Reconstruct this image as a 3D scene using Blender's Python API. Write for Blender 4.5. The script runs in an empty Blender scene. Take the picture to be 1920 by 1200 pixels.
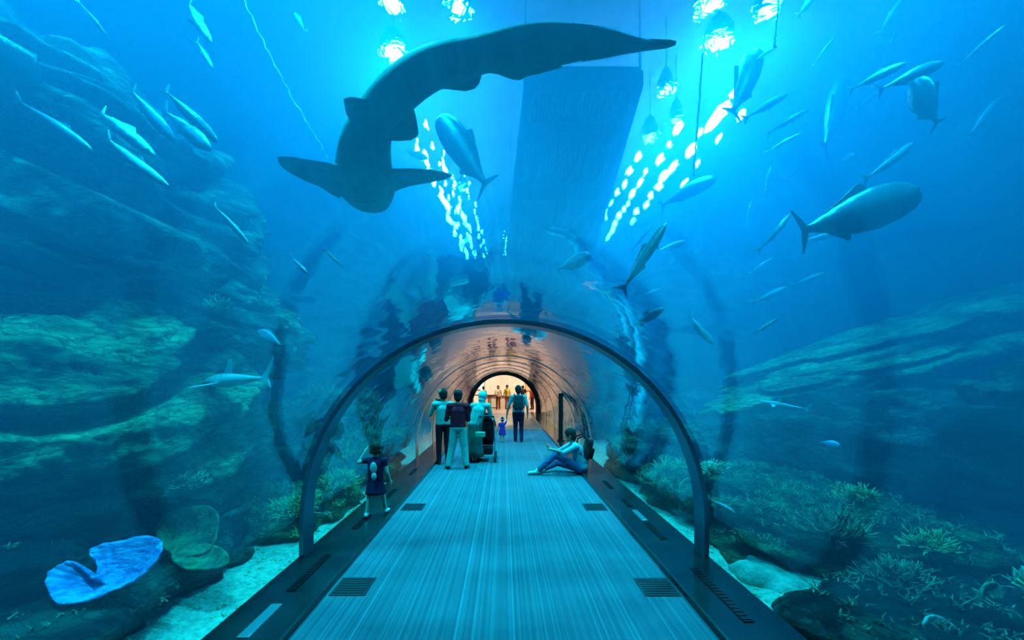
import bpy, bmesh, math, random
from mathutils import Vector, Matrix, noise
from math import pi, sin, cos, radians, sqrt, atan2
random.seed(7)
SC = bpy.context.scene
COL = SC.collection
F = 747.0; VX = 945.0; VY = 719.0; H = 1.8

def at(px, py, Y):
    """point at depth Y along the tunnel that the lens sees at this pixel"""
    return Vector(((px - VX) / F * Y, Y, H + (VY - py) / F * Y))

def on_z(px, py, z):
    Y = (z - H) * F / (VY - py)
    return at(px, py, Y)

# ------------------------------------------------------------------ materials
def lin(c):
    return tuple(((v / 12.92) if v <= 0.04045 else ((v + 0.055) / 1.055) ** 2.4) for v in c)

def new_mat(name):
    m = bpy.data.materials.new(name); m.use_nodes = True
    nt = m.node_tree; nt.nodes.clear()
    out = nt.nodes.new('ShaderNodeOutputMaterial')
    return m, nt, out

def N(nt, typ, ins=None, **kw):
    n = nt.nodes.new(typ)
    for k, v in kw.items():
        setattr(n, k, v)
    for k, v in (ins or {}).items():
        if hasattr(v, 'outputs'):
            nt.links.new(v.outputs[0], n.inputs[k])
        elif isinstance(v, bpy.types.NodeSocket):
            nt.links.new(v, n.inputs[k])
        else:
            n.inputs[k].default_value = v
    return n

def ramp(nt, fac, stops):
    r = nt.nodes.new('ShaderNodeValToRGB')
    nt.links.new(fac, r.inputs[0])
    e = r.color_ramp.elements
    while len(e) < len(stops): e.new(0.5)
    for i, (p, c) in enumerate(stops):
        e[i].position = p; e[i].color = (c[0], c[1], c[2], 1)
    return r

def mat(name, col, rough=0.6, metal=0.0, spec=0.4, vary=0.0, scale=6.0, bump=0.0, bscale=20.0, col2=None, dist=0.02, detail=5, stretch=None, coat=0.0):
    """one surface: base colour with an optional second colour blotched in, optional relief"""
    m, nt, out = new_mat(name)
    b = N(nt, 'ShaderNodeBsdfPrincipled', {'Base Color': (*col, 1), 'Roughness': rough, 'Metallic': metal, 'Specular IOR Level': spec, 'Coat Weight': coat})
    nt.links.new(b.outputs[0], out.inputs[0])
    tc = nt.nodes.new('ShaderNodeTexCoord')
    vec = tc.outputs['Object']
    if stretch:
        mp = N(nt, 'ShaderNodeMapping', {'Vector': vec, 'Scale': stretch}); vec = mp.outputs[0]
    if col2 is not None or vary:
        c2 = col2 if col2 is not None else tuple(v * (1 - vary) for v in col)
        nz = N(nt, 'ShaderNodeTexNoise', {'Vector': vec, 'Scale': scale, 'Detail': detail, 'Roughness': 0.6})
        r = ramp(nt, nz.outputs[0], [(0.38, col), (0.62, c2)])
        nt.links.new(r.outputs[0], b.inputs['Base Color'])
    if bump:
        nb = N(nt, 'ShaderNodeTexNoise', {'Vector': vec, 'Scale': bscale, 'Detail': detail, 'Roughness': 0.65})
        bp = N(nt, 'ShaderNodeBump', {'Height': nb.outputs[0], 'Strength': bump, 'Distance': dist})
        nt.links.new(bp.outputs[0], b.inputs['Normal'])
    return m

def emit(name, col, s):
    m, nt, out = new_mat(name)
    e = N(nt, 'ShaderNodeEmission', {'Color': (*col, 1), 'Strength': s})
    nt.links.new(e.outputs[0], out.inputs[0])
    m.cycles.emission_sampling = 'NONE'
    return m

# ------------------------------------------------------------------ object helpers
def tag(o, label=None, cat=None, group=None, kind=None):
    if label: o['label'] = label
    if cat: o['category'] = cat
    if group: o['group'] = group
    if kind: o['kind'] = kind
    return o

def link_mesh(name, me, m=None, parent=None, smooth=False):
    o = bpy.data.objects.new(name, me); COL.objects.link(o)
    if m is not None:
        for mm in (m if isinstance(m, (list, tuple)) else [m]): me.materials.append(mm)
    if parent is not None: o.parent = parent
    if smooth:
        for p in me.polygons: p.use_smooth = True
    return o

def obj(name, bm, m=None, parent=None, smooth=False, recalc=True):
    if recalc: bmesh.ops.recalc_face_normals(bm, faces=bm.faces)
    me = bpy.data.meshes.new(name); bm.to_mesh(me); bm.free()
    return link_mesh(name, me, m, parent, smooth)

def empty(name, loc=(0, 0, 0), rz=0.0):
    o = bpy.data.objects.new(name, None); COL.objects.link(o)
    o.location = loc; o.rotation_euler = (0, 0, rz); o.empty_display_size = 0.1
    return o

def struct(name, bm, m, label=None, smooth=False, recalc=True, parent=None):
    o = obj(name, bm, m, parent, smooth, recalc)
    o['kind'] = 'structure'
    if label: o['label'] = label
    return o

def box(bm, c, s, rot=None, bev=0.0):
    r = bmesh.ops.create_cube(bm, size=1.0)
    vs = r['verts']
    M = Matrix.Diagonal((*s, 1))
    if rot is not None: M = rot.to_4x4() @ M
    M = Matrix.Translation(Vector(c)) @ M
    bmesh.ops.transform(bm, matrix=M, verts=vs)
    if bev:
        es = set(e for v in vs for e in v.link_edges)
        bmesh.ops.bevel(bm, geom=list(es), offset=bev, segments=2, affect='EDGES', profile=0.6)
    return vs

def frame_of(d):
    d = d.normalized()
    up = Vector((0, 0, 1)) if abs(d.z) < 0.95 else Vector((1, 0, 0))
    u = d.cross(up).normalized(); v = u.cross(d).normalized()
    return u, v

def loft(bm, rings, close=True, caps=True):
    rs = [[bm.verts.new(p) for p in r] for r in rings]
    n = len(rs[0])
    for a, b in zip(rs[:-1], rs[1:]):
        for i in range(n if close else n - 1):
            j = (i + 1) % n
            try: bm.faces.new((a[i], a[j], b[j], b[i]))
            except ValueError: pass
    if caps and close:
        try: bm.faces.new(rs[0]); bm.faces.new(rs[-1])
        except ValueError: pass
    return rs

def tube(bm, pts, rad, n=10, sx=1.0):
    """a round bar along pts, one radius or one per point"""
    pts = [Vector(p) for p in pts]
    if not isinstance(rad, (list, tuple)): rad = [rad] * len(pts)
    rings = []; prev = None
    for i, p in enumerate(pts):
        d = (pts[min(i + 1, len(pts) - 1)] - pts[max(i - 1, 0)])
        if d.length < 1e-9: d = Vector((0, 0, 1))
        d.normalize()
        if prev is None: u, v = frame_of(d)
        else:
            u = (prev - d * prev.dot(d))
            u = u.normalized() if u.length > 1e-6 else frame_of(d)[0]
            v = d.cross(u)
        prev = u
        rings.append([p + (u * cos(2 * pi * k / n) * sx + v * sin(2 * pi * k / n)) * rad[i] for k in range(n)])
    loft(bm, rings)

def ball(bm, c, r, seg=14, ring=9, rot=None):
    q = bmesh.ops.create_uvsphere(bm, u_segments=seg, v_segments=ring, radius=1.0)
    s = r if isinstance(r, (tuple, list)) else (r, r, r)
    M = Matrix.Diagonal((*s, 1))
    if rot is not None: M = rot.to_4x4() @ M
    bmesh.ops.transform(bm, matrix=Matrix.Translation(Vector(c)) @ M, verts=q['verts'])
    return q['verts']

def cone(bm, p0, p1, r0, r1, n=14):
    """tapered capsule with round ends (limbs)"""
    p0 = Vector(p0); p1 = Vector(p1)
    d = (p1 - p0)
    if d.length < 1e-6: d = Vector((0, 0, 0.001))
    L = d.length; d.normalize(); u, v = frame_of(d)
    rings = []
    for a in (-80, -50, -20): rings.append((p0 + d * (r0 * sin(radians(a))), r0 * cos(radians(a))))
    for t in (0.0, 0.33, 0.66, 1.0): rings.append((p0.lerp(p1, t), r0 + (r1 - r0) * t))
    for a in (20, 50, 80): rings.append((p1 + d * (r1 * sin(radians(a))), r1 * cos(radians(a))))
    loft(bm, [[c + (u * cos(2 * pi * k / n) + v * sin(2 * pi * k / n)) * r for k in range(n)] for c, r in rings])

def prism(bm, poly, thick, nrm):
    """closed slab: a polygon given a real thickness along nrm"""
    nrm = Vector(nrm).normalized() * thick * 0.5
    a = [bm.verts.new(Vector(p) + nrm) for p in poly]; b = [bm.verts.new(Vector(p) - nrm) for p in poly]
    bm.faces.new(a); bm.faces.new(b[::-1])
    n = len(a)
    for i in range(n):
        j = (i + 1) % n
        bm.faces.new((a[i], b[i], b[j], a[j]))

def copy_tree(o, parent=None):
    c = o.copy(); COL.objects.link(c)
    if parent is not None: c.parent = parent
    for ch in list(o.children): copy_tree(ch, c)
    return c
# ------------------------------------------------------------------ the setting
R_T = 2.06; ZC = 0.385; X_IN = 1.52; Y0 = -2.6; Y1 = 24.0
TX0, TX1, TZ = -15.0, 17.0, 9.0
BED = -0.32

def arch(r, n=40, base=BED):
    pts = [(-r, base)]
    for i in range(n + 1):
        a = pi - pi * i / n
        pts.append((r * cos(a), ZC + r * sin(a)))
    pts.append((r, base))
    return pts

# --- water: everything in the tank that is not the tunnel
mw, nt, out = new_mat('tank_water')
vs_ = N(nt, 'ShaderNodeVolumeScatter', {'Color': (0.02, 0.50, 1.0, 1), 'Density': 0.058, 'Anisotropy': 0.3})
va_ = N(nt, 'ShaderNodeVolumeAbsorption', {'Color': (0.42, 0.775, 0.865, 1), 'Density': 0.55})
ad_ = N(nt, 'ShaderNodeAddShader', {0: vs_, 1: va_})
nt.links.new(ad_.outputs[0], out.inputs['Volume'])
bm = bmesh.new()
inner = arch(R_T + 0.06, 40, -0.9)
outer = []
for i, (x, z) in enumerate(inner):
    if i == 0: outer.append((TX0, -0.9))
    elif i == len(inner) - 1: outer.append((TX1, -0.9))
    else:
        a = pi - pi * (i - 1) / 40
        dx, dz = cos(a), sin(a)
        t = 1e9
        if dx < -1e-6: t = min(t, TX0 / dx)
        if dx > 1e-6: t = min(t, TX1 / dx)
        if dz > 1e-6: t = min(t, (TZ - ZC) / dz)
        outer.append((dx * t, ZC + dz * t))
# square the corners of the box
def snap(pts, cx, cz):
    k = min(range(len(pts)), key=lambda i: (pts[i][0] - cx) ** 2 + (pts[i][1] - cz) ** 2)
    pts[k] = (cx, cz)
snap(outer, TX0, TZ); snap(outer, TX1, TZ)
vv = {}
for nm, ring in (('i', inner), ('o', outer)):
    for yy in (Y0, Y1):
        vv[nm, yy] = [bm.verts.new((x, yy, z)) for x, z in ring]
n = len(inner)
for k in range(n - 1):
    for q in ('i', 'o'):
        bm.faces.new((vv[q, Y0][k], vv[q, Y0][k + 1], vv[q, Y1][k + 1], vv[q, Y1][k]))
    for yy in (Y0, Y1):
        bm.faces.new((vv['i', yy][k], vv['i', yy][k + 1], vv['o', yy][k + 1], vv['o', yy][k]))
for k in (0, n - 1):
    bm.faces.new((vv['i', Y0][k], vv['i', Y1][k], vv['o', Y1][k], vv['o', Y0][k]))
w = obj('tank_water', bm, mw); tag(w, 'blue water filling the whole tank around the tunnel', 'water', kind='structure')

# --- rippled water surface
ms, nt, out = new_mat('water_surface')
tc = nt.nodes.new('ShaderNodeTexCoord')
n1 = N(nt, 'ShaderNodeTexNoise', {'Vector': tc.outputs['Object'], 'Scale': 1.3, 'Detail': 4, 'Roughness': 0.55, 'Distortion': 0.6})
bp = N(nt, 'ShaderNodeBump', {'Height': n1.outputs[0], 'Strength': 1.0, 'Distance': 0.55})
rf = N(nt, 'ShaderNodeBsdfRefraction', {'Color': (0.9, 0.97, 1, 1), 'Roughness': 0.0, 'IOR': 1.18, 'Normal': bp})
tr = N(nt, 'ShaderNodeBsdfTransparent', {'Color': (0.9, 0.97, 1, 1)})
mx = N(nt, 'ShaderNodeMixShader', {0: 0.45, 1: tr, 2: rf})
nt.links.new(mx.outputs[0], out.inputs[0])
bm = bmesh.new()
bmesh.ops.create_grid(bm, x_segments=2, y_segments=2, size=0.5)
bmesh.ops.transform(bm, matrix=Matrix.Translation(((TX0 + TX1) / 2, (Y0 + Y1) / 2, TZ + 0.02)) @ Matrix.Diagonal((TX1 - TX0, Y1 - Y0, 1, 1)), verts=bm.verts)
for f in bm.faces: f.normal_flip()
ws = obj('water_surface', bm, ms, recalc=False); tag(ws, 'rippled top surface of the water under the lamps', 'water', kind='structure')

# --- tank shell
m_wall = mat('tank_wall_paint', (0.05, 0.16, 0.2), 0.8, vary=0.4, scale=0.5, bump=0.4, bscale=1.5, dist=0.2)
m_sand = mat('sand', (0.74, 0.80, 0.58), 0.9, col2=(0.44, 0.52, 0.38), scale=16, bump=0.9, bscale=24, dist=0.06)
m_ceil = mat('roof_paint', (0.10, 0.22, 0.30), 0.9)
def slab(name, c, s, m, label=None):
    bm = bmesh.new(); box(bm, c, s); return struct(name, bm, m, label)
CY = (Y0 + Y1) / 2; LY = Y1 - Y0
slab('wall_left', (TX0 - 0.2, CY, 5), (0.4, LY, 13), m_wall)
slab('wall_right', (TX1 + 0.2, CY, 5), (0.4, LY, 13), m_wall)
slab('ceiling', ((TX0 + TX1) / 2, CY, 11.6), (TX1 - TX0, LY, 0.3), m_ceil)
# back wall with the tunnel mouth cut out, front wall behind the viewer
def holed(name, y, th, m, r=R_T + 0.02):
    bm = bmesh.new()
    a = arch(r, 40, -1.2); o = []
    for i, (x, z) in enumerate(a):
        if i == 0: o.append((TX0 - 0.4, -1.2)); continue
        if i == len(a) - 1: o.append((TX1 + 0.4, -1.2)); continue
        an = pi - pi * (i - 1) / 40; dx, dz = cos(an), sin(an); t = 1e9
        if dx < -1e-6: t = min(t, (TX0 - 0.4) / dx)
        if dx > 1e-6: t = min(t, (TX1 + 0.4) / dx)
        if dz > 1e-6: t = min(t, (11.5 - ZC) / dz)
        o.append((dx * t, ZC + dz * t))
    snap(o, TX0 - 0.4, 11.5); snap(o, TX1 + 0.4, 11.5)
    rows = {}
    for nm, ring in (('i', a), ('o', o)):
        for yy in (y, y + th): rows[nm, yy] = [bm.verts.new((x, yy, z)) for x, z in ring]
    for k in range(len(a) - 1):
        for q in ('i', 'o'): bm.faces.new((rows[q, y][k], rows[q, y][k + 1], rows[q, y + th][k + 1], rows[q, y + th][k]))
        for yy in (y, y + th): bm.faces.new((rows['i', yy][k], rows['i', yy][k + 1], rows['o', yy][k + 1], rows['o', yy][k]))
    for k in (0, len(a) - 1): bm.faces.new((rows['i', y][k], rows['i', y + th][k], rows['o', y + th][k], rows['o', y][k]))
    return struct(name, bm, m)
holed('wall_back', Y1, 0.3, m_wall)
slab('wall_front', ((TX0 + TX1) / 2, Y0 - 0.2, 5), (TX1 - TX0 + 0.8, 0.4, 13), m_wall)

# --- sand bed, one gently uneven sheet with depth, left and right of the tunnel floor
def bed(name, x0, x1):
    bm = bmesh.new(); nx, ny = 60, 90
    g = [[None] * (ny + 1) for _ in range(nx + 1)]
    for i in range(nx + 1):
        for j in range(ny + 1):
            x = x0 + (x1 - x0) * i / nx; y = Y0 + LY * j / ny
            z = BED + 0.16 + 0.10 * noise.noise(Vector((x * 0.5, y * 0.5, 0))) + 0.05 * noise.noise(Vector((x * 2, y * 2, 3)))
            g[i][j] = bm.verts.new((x, y, z))
    for i in range(nx):
        for j in range(ny): bm.faces.new((g[i][j], g[i + 1][j], g[i + 1][j + 1], g[i][j + 1]))
    r = bmesh.ops.extrude_face_region(bm, geom=bm.faces[:])
    for v in [e for e in r['geom'] if isinstance(e, bmesh.types.BMVert)]: v.co.z = -0.85
    return struct(name, bm, m_sand, smooth=True)
bed('floor_sand_left', TX0, -R_T - 0.02); bed('floor_sand_right', R_T + 0.02, TX1)
EXPOSURE = 0.0
# ------------------------------------------------------------------ tank lamps over the water
m_hous = mat('lamp_housing', (0.03, 0.04, 0.05), 0.5, metal=0.6)
LAMP_Z = 9.7
P = 1750
def lamp_light(name, loc, size, power, col=(0.03, 0.92, 1.0), spread=180):
    L = bpy.data.lights.new(name, 'AREA'); L.shape = 'DISK'; L.size = size; L.energy = power; L.color = col
    L.spread = radians(spread)
    o = bpy.data.objects.new(name, L); COL.objects.link(o); o.location = loc
    return o
# (pixel where the lamp is seen, size, power share)
big = [(738, 85, .62, 1.0), (735, -5, .5, .5), (860, 0, .5, .6), (1348, 62, .62, 1.0), (1330, -5, .55, .8), (1442, 0, .5, .6), (1249, 155, .36, .5), (1268, 213, .38, .5), (1219, 243, .5, .6)]
pos = []
for px, py, sz, pw in big:
    c = on_z(px, py, LAMP_Z); pos.append((c.x, c.y, sz, pw))
pos += [(-6.6, 3.6, .5, .8), (-4.6, 2.4, .45, .9), (-3.0, 2.2, .6, 1.0), (4.6, 2.4, .6, 1.0), (-2.6, 5.4, .6, .8), (5.6, 5.2, .6, .9), (-1.6, 15.5, .3, .6), (4.2, 18.0, .3, .6), (-2.0, 21.0, .3, .5)]  # first two are added out of view to brighten the boulder
for k, (x, y, sz, pw) in enumerate(pos):
    lamp_light('tank_lamp_light', (x, y, LAMP_Z), sz * 0.8, P * pw, spread=125)
    r = empty('tank_lamp', (x, y, LAMP_Z))
    tag(r, 'round tank lamp blazing white down through the rippled water', 'lamp', 'round lamps above the tank')
    bm = bmesh.new()
    a = sz * 0.46
    rings = [[(q * cos(2 * pi * i / 20), q * sin(2 * pi * i / 20), z) for i in range(20)] for q, z in ((a, 0.0), (a * 1.08, 0.0), (a * 1.1, .05), (a * .6, .32), (a * .25, .42), (a * .2, .38), (a * .55, .28), (a * .98, .04))]
    loft(bm, rings, caps=False); obj('lamp_shade', bm, m_hous, r, smooth=True)
    bm = bmesh.new(); tube(bm, [(0, 0, .4), (0, 0, 1.74)], .03, 8); obj('rod', bm, m_hous, r)
# glowing beads added along the tank to draw lamp glints on the ripples
m_glow = emit('glint_glow', (1.0, 0.97, 1.0), 420.0)
m_glow.cycles.emission_sampling = 'NONE'
rnd = random.Random(3)
rows = []
for x0, dx, ya, yb, st, s in ((-2.7, 0.05, 11.8, 23.4, .34, .085), (-2.0, 0.04, 12.8, 23.4, .40, .065), (-1.35, .03, 13.5, 23.4, .6, .05), (-2.35, .05, 11.4, 20, 1.4, .05),
                              (5.0, .02, 11.6, 20.5, .7, .13), (5.9, -.02, 10.2, 18.5, .8, .14), (4.3, .03, 13.0, 22.5, .8, .09), (6.6, 0, 11.0, 15.5, 1.2, .10), (0.05, 0, 19.5, 23.4, .5, .03)):
    y = ya
    while y < yb:
        rows.append((x0 + dx * (y - ya) + rnd.uniform(-.14, .14), y, s * rnd.uniform(.35, .95), rnd.uniform(1.4, 5.5))); y += st * rnd.uniform(.7, 1.3)
base = None
for x, y, s, el in rows:
    if base is None:
        bm = bmesh.new(); ball(bm, (0, 0, 0), 1.0, 12, 8); 
        base = obj('glint_bead', bm, m_glow, smooth=True); o = base
        bm = bmesh.new(); tube(bm, [(0, 0, .8), (0, 0, 1.5)], .5, 10); cap = obj('bead_cap', bm, m_hous, base)
    else:
        o = base.copy(); COL.objects.link(o); c = cap.copy(); COL.objects.link(c); c.parent = o
    o.location = (x, y, 9.25); o.scale = (s, s * el, s)
    if x < 1: tag(o, 'small lamp glinting in the broken line over the tunnel\'s toddler side', 'lamp', 'lamp glint beads over the toddler side')
    else: tag(o, 'small lamp glinting in the broken line over the seated man\'s side', 'lamp', 'lamp glint beads over the seated man side')
# ------------------------------------------------------------------ tunnel floor, ledges, glass, ribs
YF = Y1 + 0.3
# ribbed carpet
mc, nt, out = new_mat('striped_carpet')
tc = nt.nodes.new('ShaderNodeTexCoord')
sx = N(nt, 'ShaderNodeSeparateXYZ', {0: tc.outputs['Object']})
cx = N(nt, 'ShaderNodeCombineXYZ', {'X': sx.outputs[0], 'Y': 0.37})
st = N(nt, 'ShaderNodeTexNoise', {'Vector': cx, 'Scale': 30.0, 'Detail': 2, 'Roughness': 0.8})
rp = ramp(nt, st.outputs[0], [(0.40, (0.075, 0.092, 0.118)), (0.50, (0.09, 0.112, 0.14)), (0.60, (0.115, 0.142, 0.175)), (0.70, (0.17, 0.21, 0.25))])
bb = N(nt, 'ShaderNodeTexNoise', {'Vector': tc.outputs['Object'], 'Scale': 1.6, 'Detail': 4})
rb = ramp(nt, bb.outputs[0], [(0.35, (0.82, 0.82, 0.82)), (0.7, (1, 1, 1))])
mu = N(nt, 'ShaderNodeMix', {'Factor': 1.0, 'A': rp.outputs[0], 'B': rb.outputs[0]}, data_type='RGBA', blend_type='MULTIPLY') if False else None
mm_ = nt.nodes.new('ShaderNodeMixRGB'); mm_.blend_type = 'MULTIPLY'; mm_.inputs[0].default_value = 1
nt.links.new(rp.outputs[0], mm_.inputs[1]); nt.links.new(rb.outputs[0], mm_.inputs[2])
wv = N(nt, 'ShaderNodeTexWave', {'Vector': tc.outputs['Object'], 'Scale': 9.0}, wave_type='BANDS', bands_direction='X')
bmp = N(nt, 'ShaderNodeBump', {'Height': wv.outputs[0], 'Strength': 0.5, 'Distance': 0.004})
b = N(nt, 'ShaderNodeBsdfPrincipled', {'Base Color': mm_, 'Roughness': 0.75, 'Specular IOR Level': 0.25, 'Normal': bmp})
nt.links.new(b.outputs[0], out.inputs[0])
bm = bmesh.new(); YC = 15.6
box(bm, (0, (Y0 + YC) / 2, -0.45), (2 * X_IN, YC - Y0, 0.9))
struct('floor', bm, mc, 'teal striped carpet runner down the tunnel')
bm = bmesh.new(); box(bm, (0, (YC + YF) / 2, -0.45), (2 * X_IN, YF - YC, 0.9))
struct('floor_tiled', bm, mat('brown_floor_tile', (0.16, 0.10, 0.075), 0.35, vary=0.4, scale=1.5), 'brown tiled floor between the carpet end and the far mouth')

m_ledge = mat('ledge_stone', (0.022, 0.025, 0.026), 0.17, spec=0.5, vary=0.3, scale=3, bump=0.10, bscale=30, dist=0.002)
m_black = mat('black_grille', (0.006, 0.006, 0.008), 0.35, spec=0.4)
m_plate = mat('floor_plate', (0.012, 0.013, 0.018), 0.55, spec=0.4, bump=0.5, bscale=90, dist=0.004)
m_strip = mat('steel_strip', (0.62, 0.64, 0.64), 0.25, metal=0.85)
LZ = 0.045
for s, nm in ((-1, 'left'), (1, 'right')):
    bm = bmesh.new()
    box(bm, (s * (X_IN + R_T + 0.02) / 2, (Y0 + YF) / 2, LZ - 0.45), (R_T + 0.02 - X_IN, YF - Y0, 0.9), bev=0.006)
    struct('trim_ledge_' + nm, bm, m_ledge, 'dark stone ledge between the carpet and the glass, %s side' % nm)
    bm = bmesh.new()
    box(bm, (s * (X_IN + 0.012), (Y0 + YF) / 2, LZ * 0.55), (0.022, YF - Y0, LZ * 1.15), bev=0.003)
    struct('baseboard_' + nm, bm, mat('edge_' + nm, (0.04, 0.05, 0.055), 0.35, metal=0.6))
# ventilation slots along the ledges
def slot(x, y, L, w, m=m_black):
    bm = bmesh.new()
    box(bm, (0, 0, 0.002), (w, L, 0.008))
    nb = int(L / 0.05)
    for i in range(nb): box(bm, (0, -L / 2 + (i + 0.5) * L / nb, 0.008), (w * 0.82, 0.014, 0.006))
    o = obj('floor_vent', bm, m); o.location = (x, y, LZ + 0.003)
    return o
vl = [(-1.80, 3.72, .72, 'dark slotted vent in the ledge, just behind the pale strip on the toddler\'s side'),
      (-1.80, 5.05, .5, 'dark slotted vent in the ledge just in front of the toddler\'s feet'),
      (-1.80, 6.35, .5, 'dark slotted vent in the ledge beyond the toddler'),
      (-1.80, 7.9, .5, 'dark slotted vent in the ledge beside the standing group\'s feet'),
      (1.80, 3.35, .85, 'long dark slotted vent in the ledge, nearest on the seated man\'s side'),
      (1.80, 4.75, .55, 'dark slotted vent right behind the pale strip on the seated man\'s side'),
      (1.80, 6.9, .5, 'dark slotted vent in the ledge just in front of the seated man'),
      (1.80, 5.85, .35, 'small dark slotted vent beyond the pale strip on the seated man\'s side')]
for x, y, L, lb in vl:
    tag(slot(x, y, L, 0.075), lb, 'vent', 'slotted vents in the ledges')
def strip(x, y, L, w, lb):
    bm = bmesh.new(); box(bm, (0, 0, 0), (w, L, 0.012), bev=0.003)
    o = obj('metal_strip', bm, m_strip); o.location = (x, y, LZ + 0.004); tag(o, lb, 'floor strip', 'pale metal strips in the ledges')
strip(-1.80, 2.95, 0.42, 0.085, 'pale metal strip in the ledge at the toddler\'s side, cut by the frame edge')
strip(1.80, 5.3, 0.42, 0.075, 'pale metal strip in the ledge between two vents on the seated man\'s side')
# square floor plates at the carpet's edge
for px, py, lb in ((663, 1100, 'dark square hatch plate in the carpet, near, toddler\'s side'), (1231, 1101, 'dark square hatch plate in the carpet, near, seated man\'s side'),
               (775, 951, 'small-looking dark hatch plate in the carpet beside the toddler'), (1115, 951, 'small-looking dark hatch plate in front of the seated man')):
    c = on_z(px, py, 0.0)
    bm = bmesh.new(); box(bm, (0, 0, 0.002), (0.31, 0.31, 0.008), bev=0.003)
    for i in range(7): box(bm, (0, -0.12 + i * 0.04, 0.008), (0.27, 0.012, 0.005))
    o = obj('floor_hatch', bm, m_plate); o.location = (c.x, c.y, 0.002); tag(o, lb, 'floor hatch', 'square hatch plates in the carpet')

# acrylic vault: polished clear sheet, reflections rise toward grazing view
def acrylic(name, wob, sc=2.2, f0=0.035, pw=5.0):
    m, nt, out = new_mat(name)
    tc = nt.nodes.new('ShaderNodeTexCoord')
    mp = N(nt, 'ShaderNodeMapping', {'Vector': tc.outputs['Object'], 'Scale': (1.0, 0.55, 1.0)})
    nz = N(nt, 'ShaderNodeTexNoise', {'Vector': mp, 'Scale': sc, 'Detail': 2.0, 'Roughness': 0.5})
    bp = N(nt, 'ShaderNodeBump', {'Height': nz.outputs[0], 'Strength': 1.0, 'Distance': wob})
    ge = nt.nodes.new('ShaderNodeNewGeometry')
    dt = N(nt, 'ShaderNodeVectorMath', {0: ge.outputs['Incoming'], 1: ge.outputs['Normal']}, operation='DOT_PRODUCT')
    ab = N(nt, 'ShaderNodeMath', {0: dt.outputs['Value']}, operation='ABSOLUTE')
    om = N(nt, 'ShaderNodeMath', {0: 1.0, 1: ab}, operation='SUBTRACT')
    p5 = N(nt, 'ShaderNodeMath', {0: om, 1: pw}, operation='POWER')
    ml = N(nt, 'ShaderNodeMath', {0: p5, 1: 0.95, 2: f0}, operation='MULTIPLY_ADD'); ml.use_clamp = True
    gl = N(nt, 'ShaderNodeBsdfGlossy', {'Color': (0.92, 0.97, 1, 1), 'Roughness': 0.03, 'Normal': bp})
    tr = N(nt, 'ShaderNodeBsdfTransparent', {'Color': (0.97, 0.985, 1, 1)})
    mx = N(nt, 'ShaderNodeMixShader', {0: ml, 1: tr, 2: gl})
    nt.links.new(mx.outputs[0], out.inputs[0])
    return m
m_acr = acrylic('acrylic', 0.010, 2.2, 0.03, 3.9); m_acrf = acrylic('acrylic_far', 0.02, 3.0)
def vault(y0, y1, idx):
    bm = bmesh.new(); th = 0.04
    a = arch(R_T, 72, 0.0); b = arch(R_T + th, 72, 0.0)
    L = []
    for ring, ys in ((a, y0), (a, y1), (b, y0), (b, y1)): L.append([bm.verts.new((x, ys, z)) for x, z in ring])
    n = len(a)
    for k in range(n - 1):
        bm.faces.new((L[0][k], L[0][k + 1], L[1][k + 1], L[1][k])); bm.faces.new((L[2][k], L[3][k], L[3][k + 1], L[2][k + 1]))
    for k in (0, n - 1):
        bm.faces.new((L[0][k], L[1][k], L[3][k], L[2][k]))
    bmesh.ops.recalc_face_normals(bm, faces=bm.faces)
    o = struct('window_%d' % idx, bm, m_acr if y1 < 8 else m_acrf, 'curved clear acrylic vault panel number %d along the tunnel' % idx, smooth=True, recalc=False)
    md = o.modifiers.new('es', 'EDGE_SPLIT'); md.split_angle = radians(50)
    return o
joints = [Y0, 4.11, 6.9, 9.4, 11.6, 13.8, 16.4, 19.6, Y1]
for i, (a_, b_) in enumerate(zip(joints[:-1], joints[1:])): vault(a_ + 0.012, b_ - 0.012, i + 1)

def ring_solid(r0, r1, y0, y1, base, n=72):
    bm = bmesh.new()
    a = arch(r0, n, base); b = arch(r1, n, base); L = []
    for ring, ys in ((a, y0), (a, y1), (b, y1), (b, y0)): L.append([bm.verts.new((x, ys, z)) for x, z in ring])
    m = len(a)
    for k in range(m - 1):
        for q in range(4):
            bm.faces.new((L[q][k], L[q][k + 1], L[(q + 1) % 4][k + 1], L[(q + 1) % 4][k]))
    bm.faces.new([L[q][0] for q in range(4)]); bm.faces.new([L[q][-1] for q in range(3, -1, -1)])
    return bm
m_rib = mat('joint_ring_metal', (0.11, 0.18, 0.25), 0.28, metal=0.75)
m_ribd = mat('portal_metal', (0.008, 0.012, 0.014), 0.35, metal=0.2)
m_seal = mat('clear_joint_seal', (0.92, 0.88, 0.82), 0.10, metal=1.0, bump=0.5, bscale=5, dist=0.02)
o = struct('trim_1', ring_solid(R_T - 0.045, R_T + 0.0, 4.0, 4.22, LZ - 0.01), m_rib, 'slim dark metal ring around the near glass joint', smooth=False)
# the last joints carry thinner seals
for i, yj in enumerate(joints[3:-1]):
    struct('trim_%d' % (i + 2), ring_solid(R_T - 0.014, R_T + 0.0, yj - 0.12, yj + 0.12, LZ - 0.01), m_seal, 'thin pale sealed ring at a far glass joint, number %d' % (i + 1))
struct('trim_9', ring_solid(R_T - 0.14, R_T + 0.02, Y1 - 0.25, Y1 + 0.32, LZ - 0.01), m_ribd, 'thick black portal ring at the far mouth of the tunnel')

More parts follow.
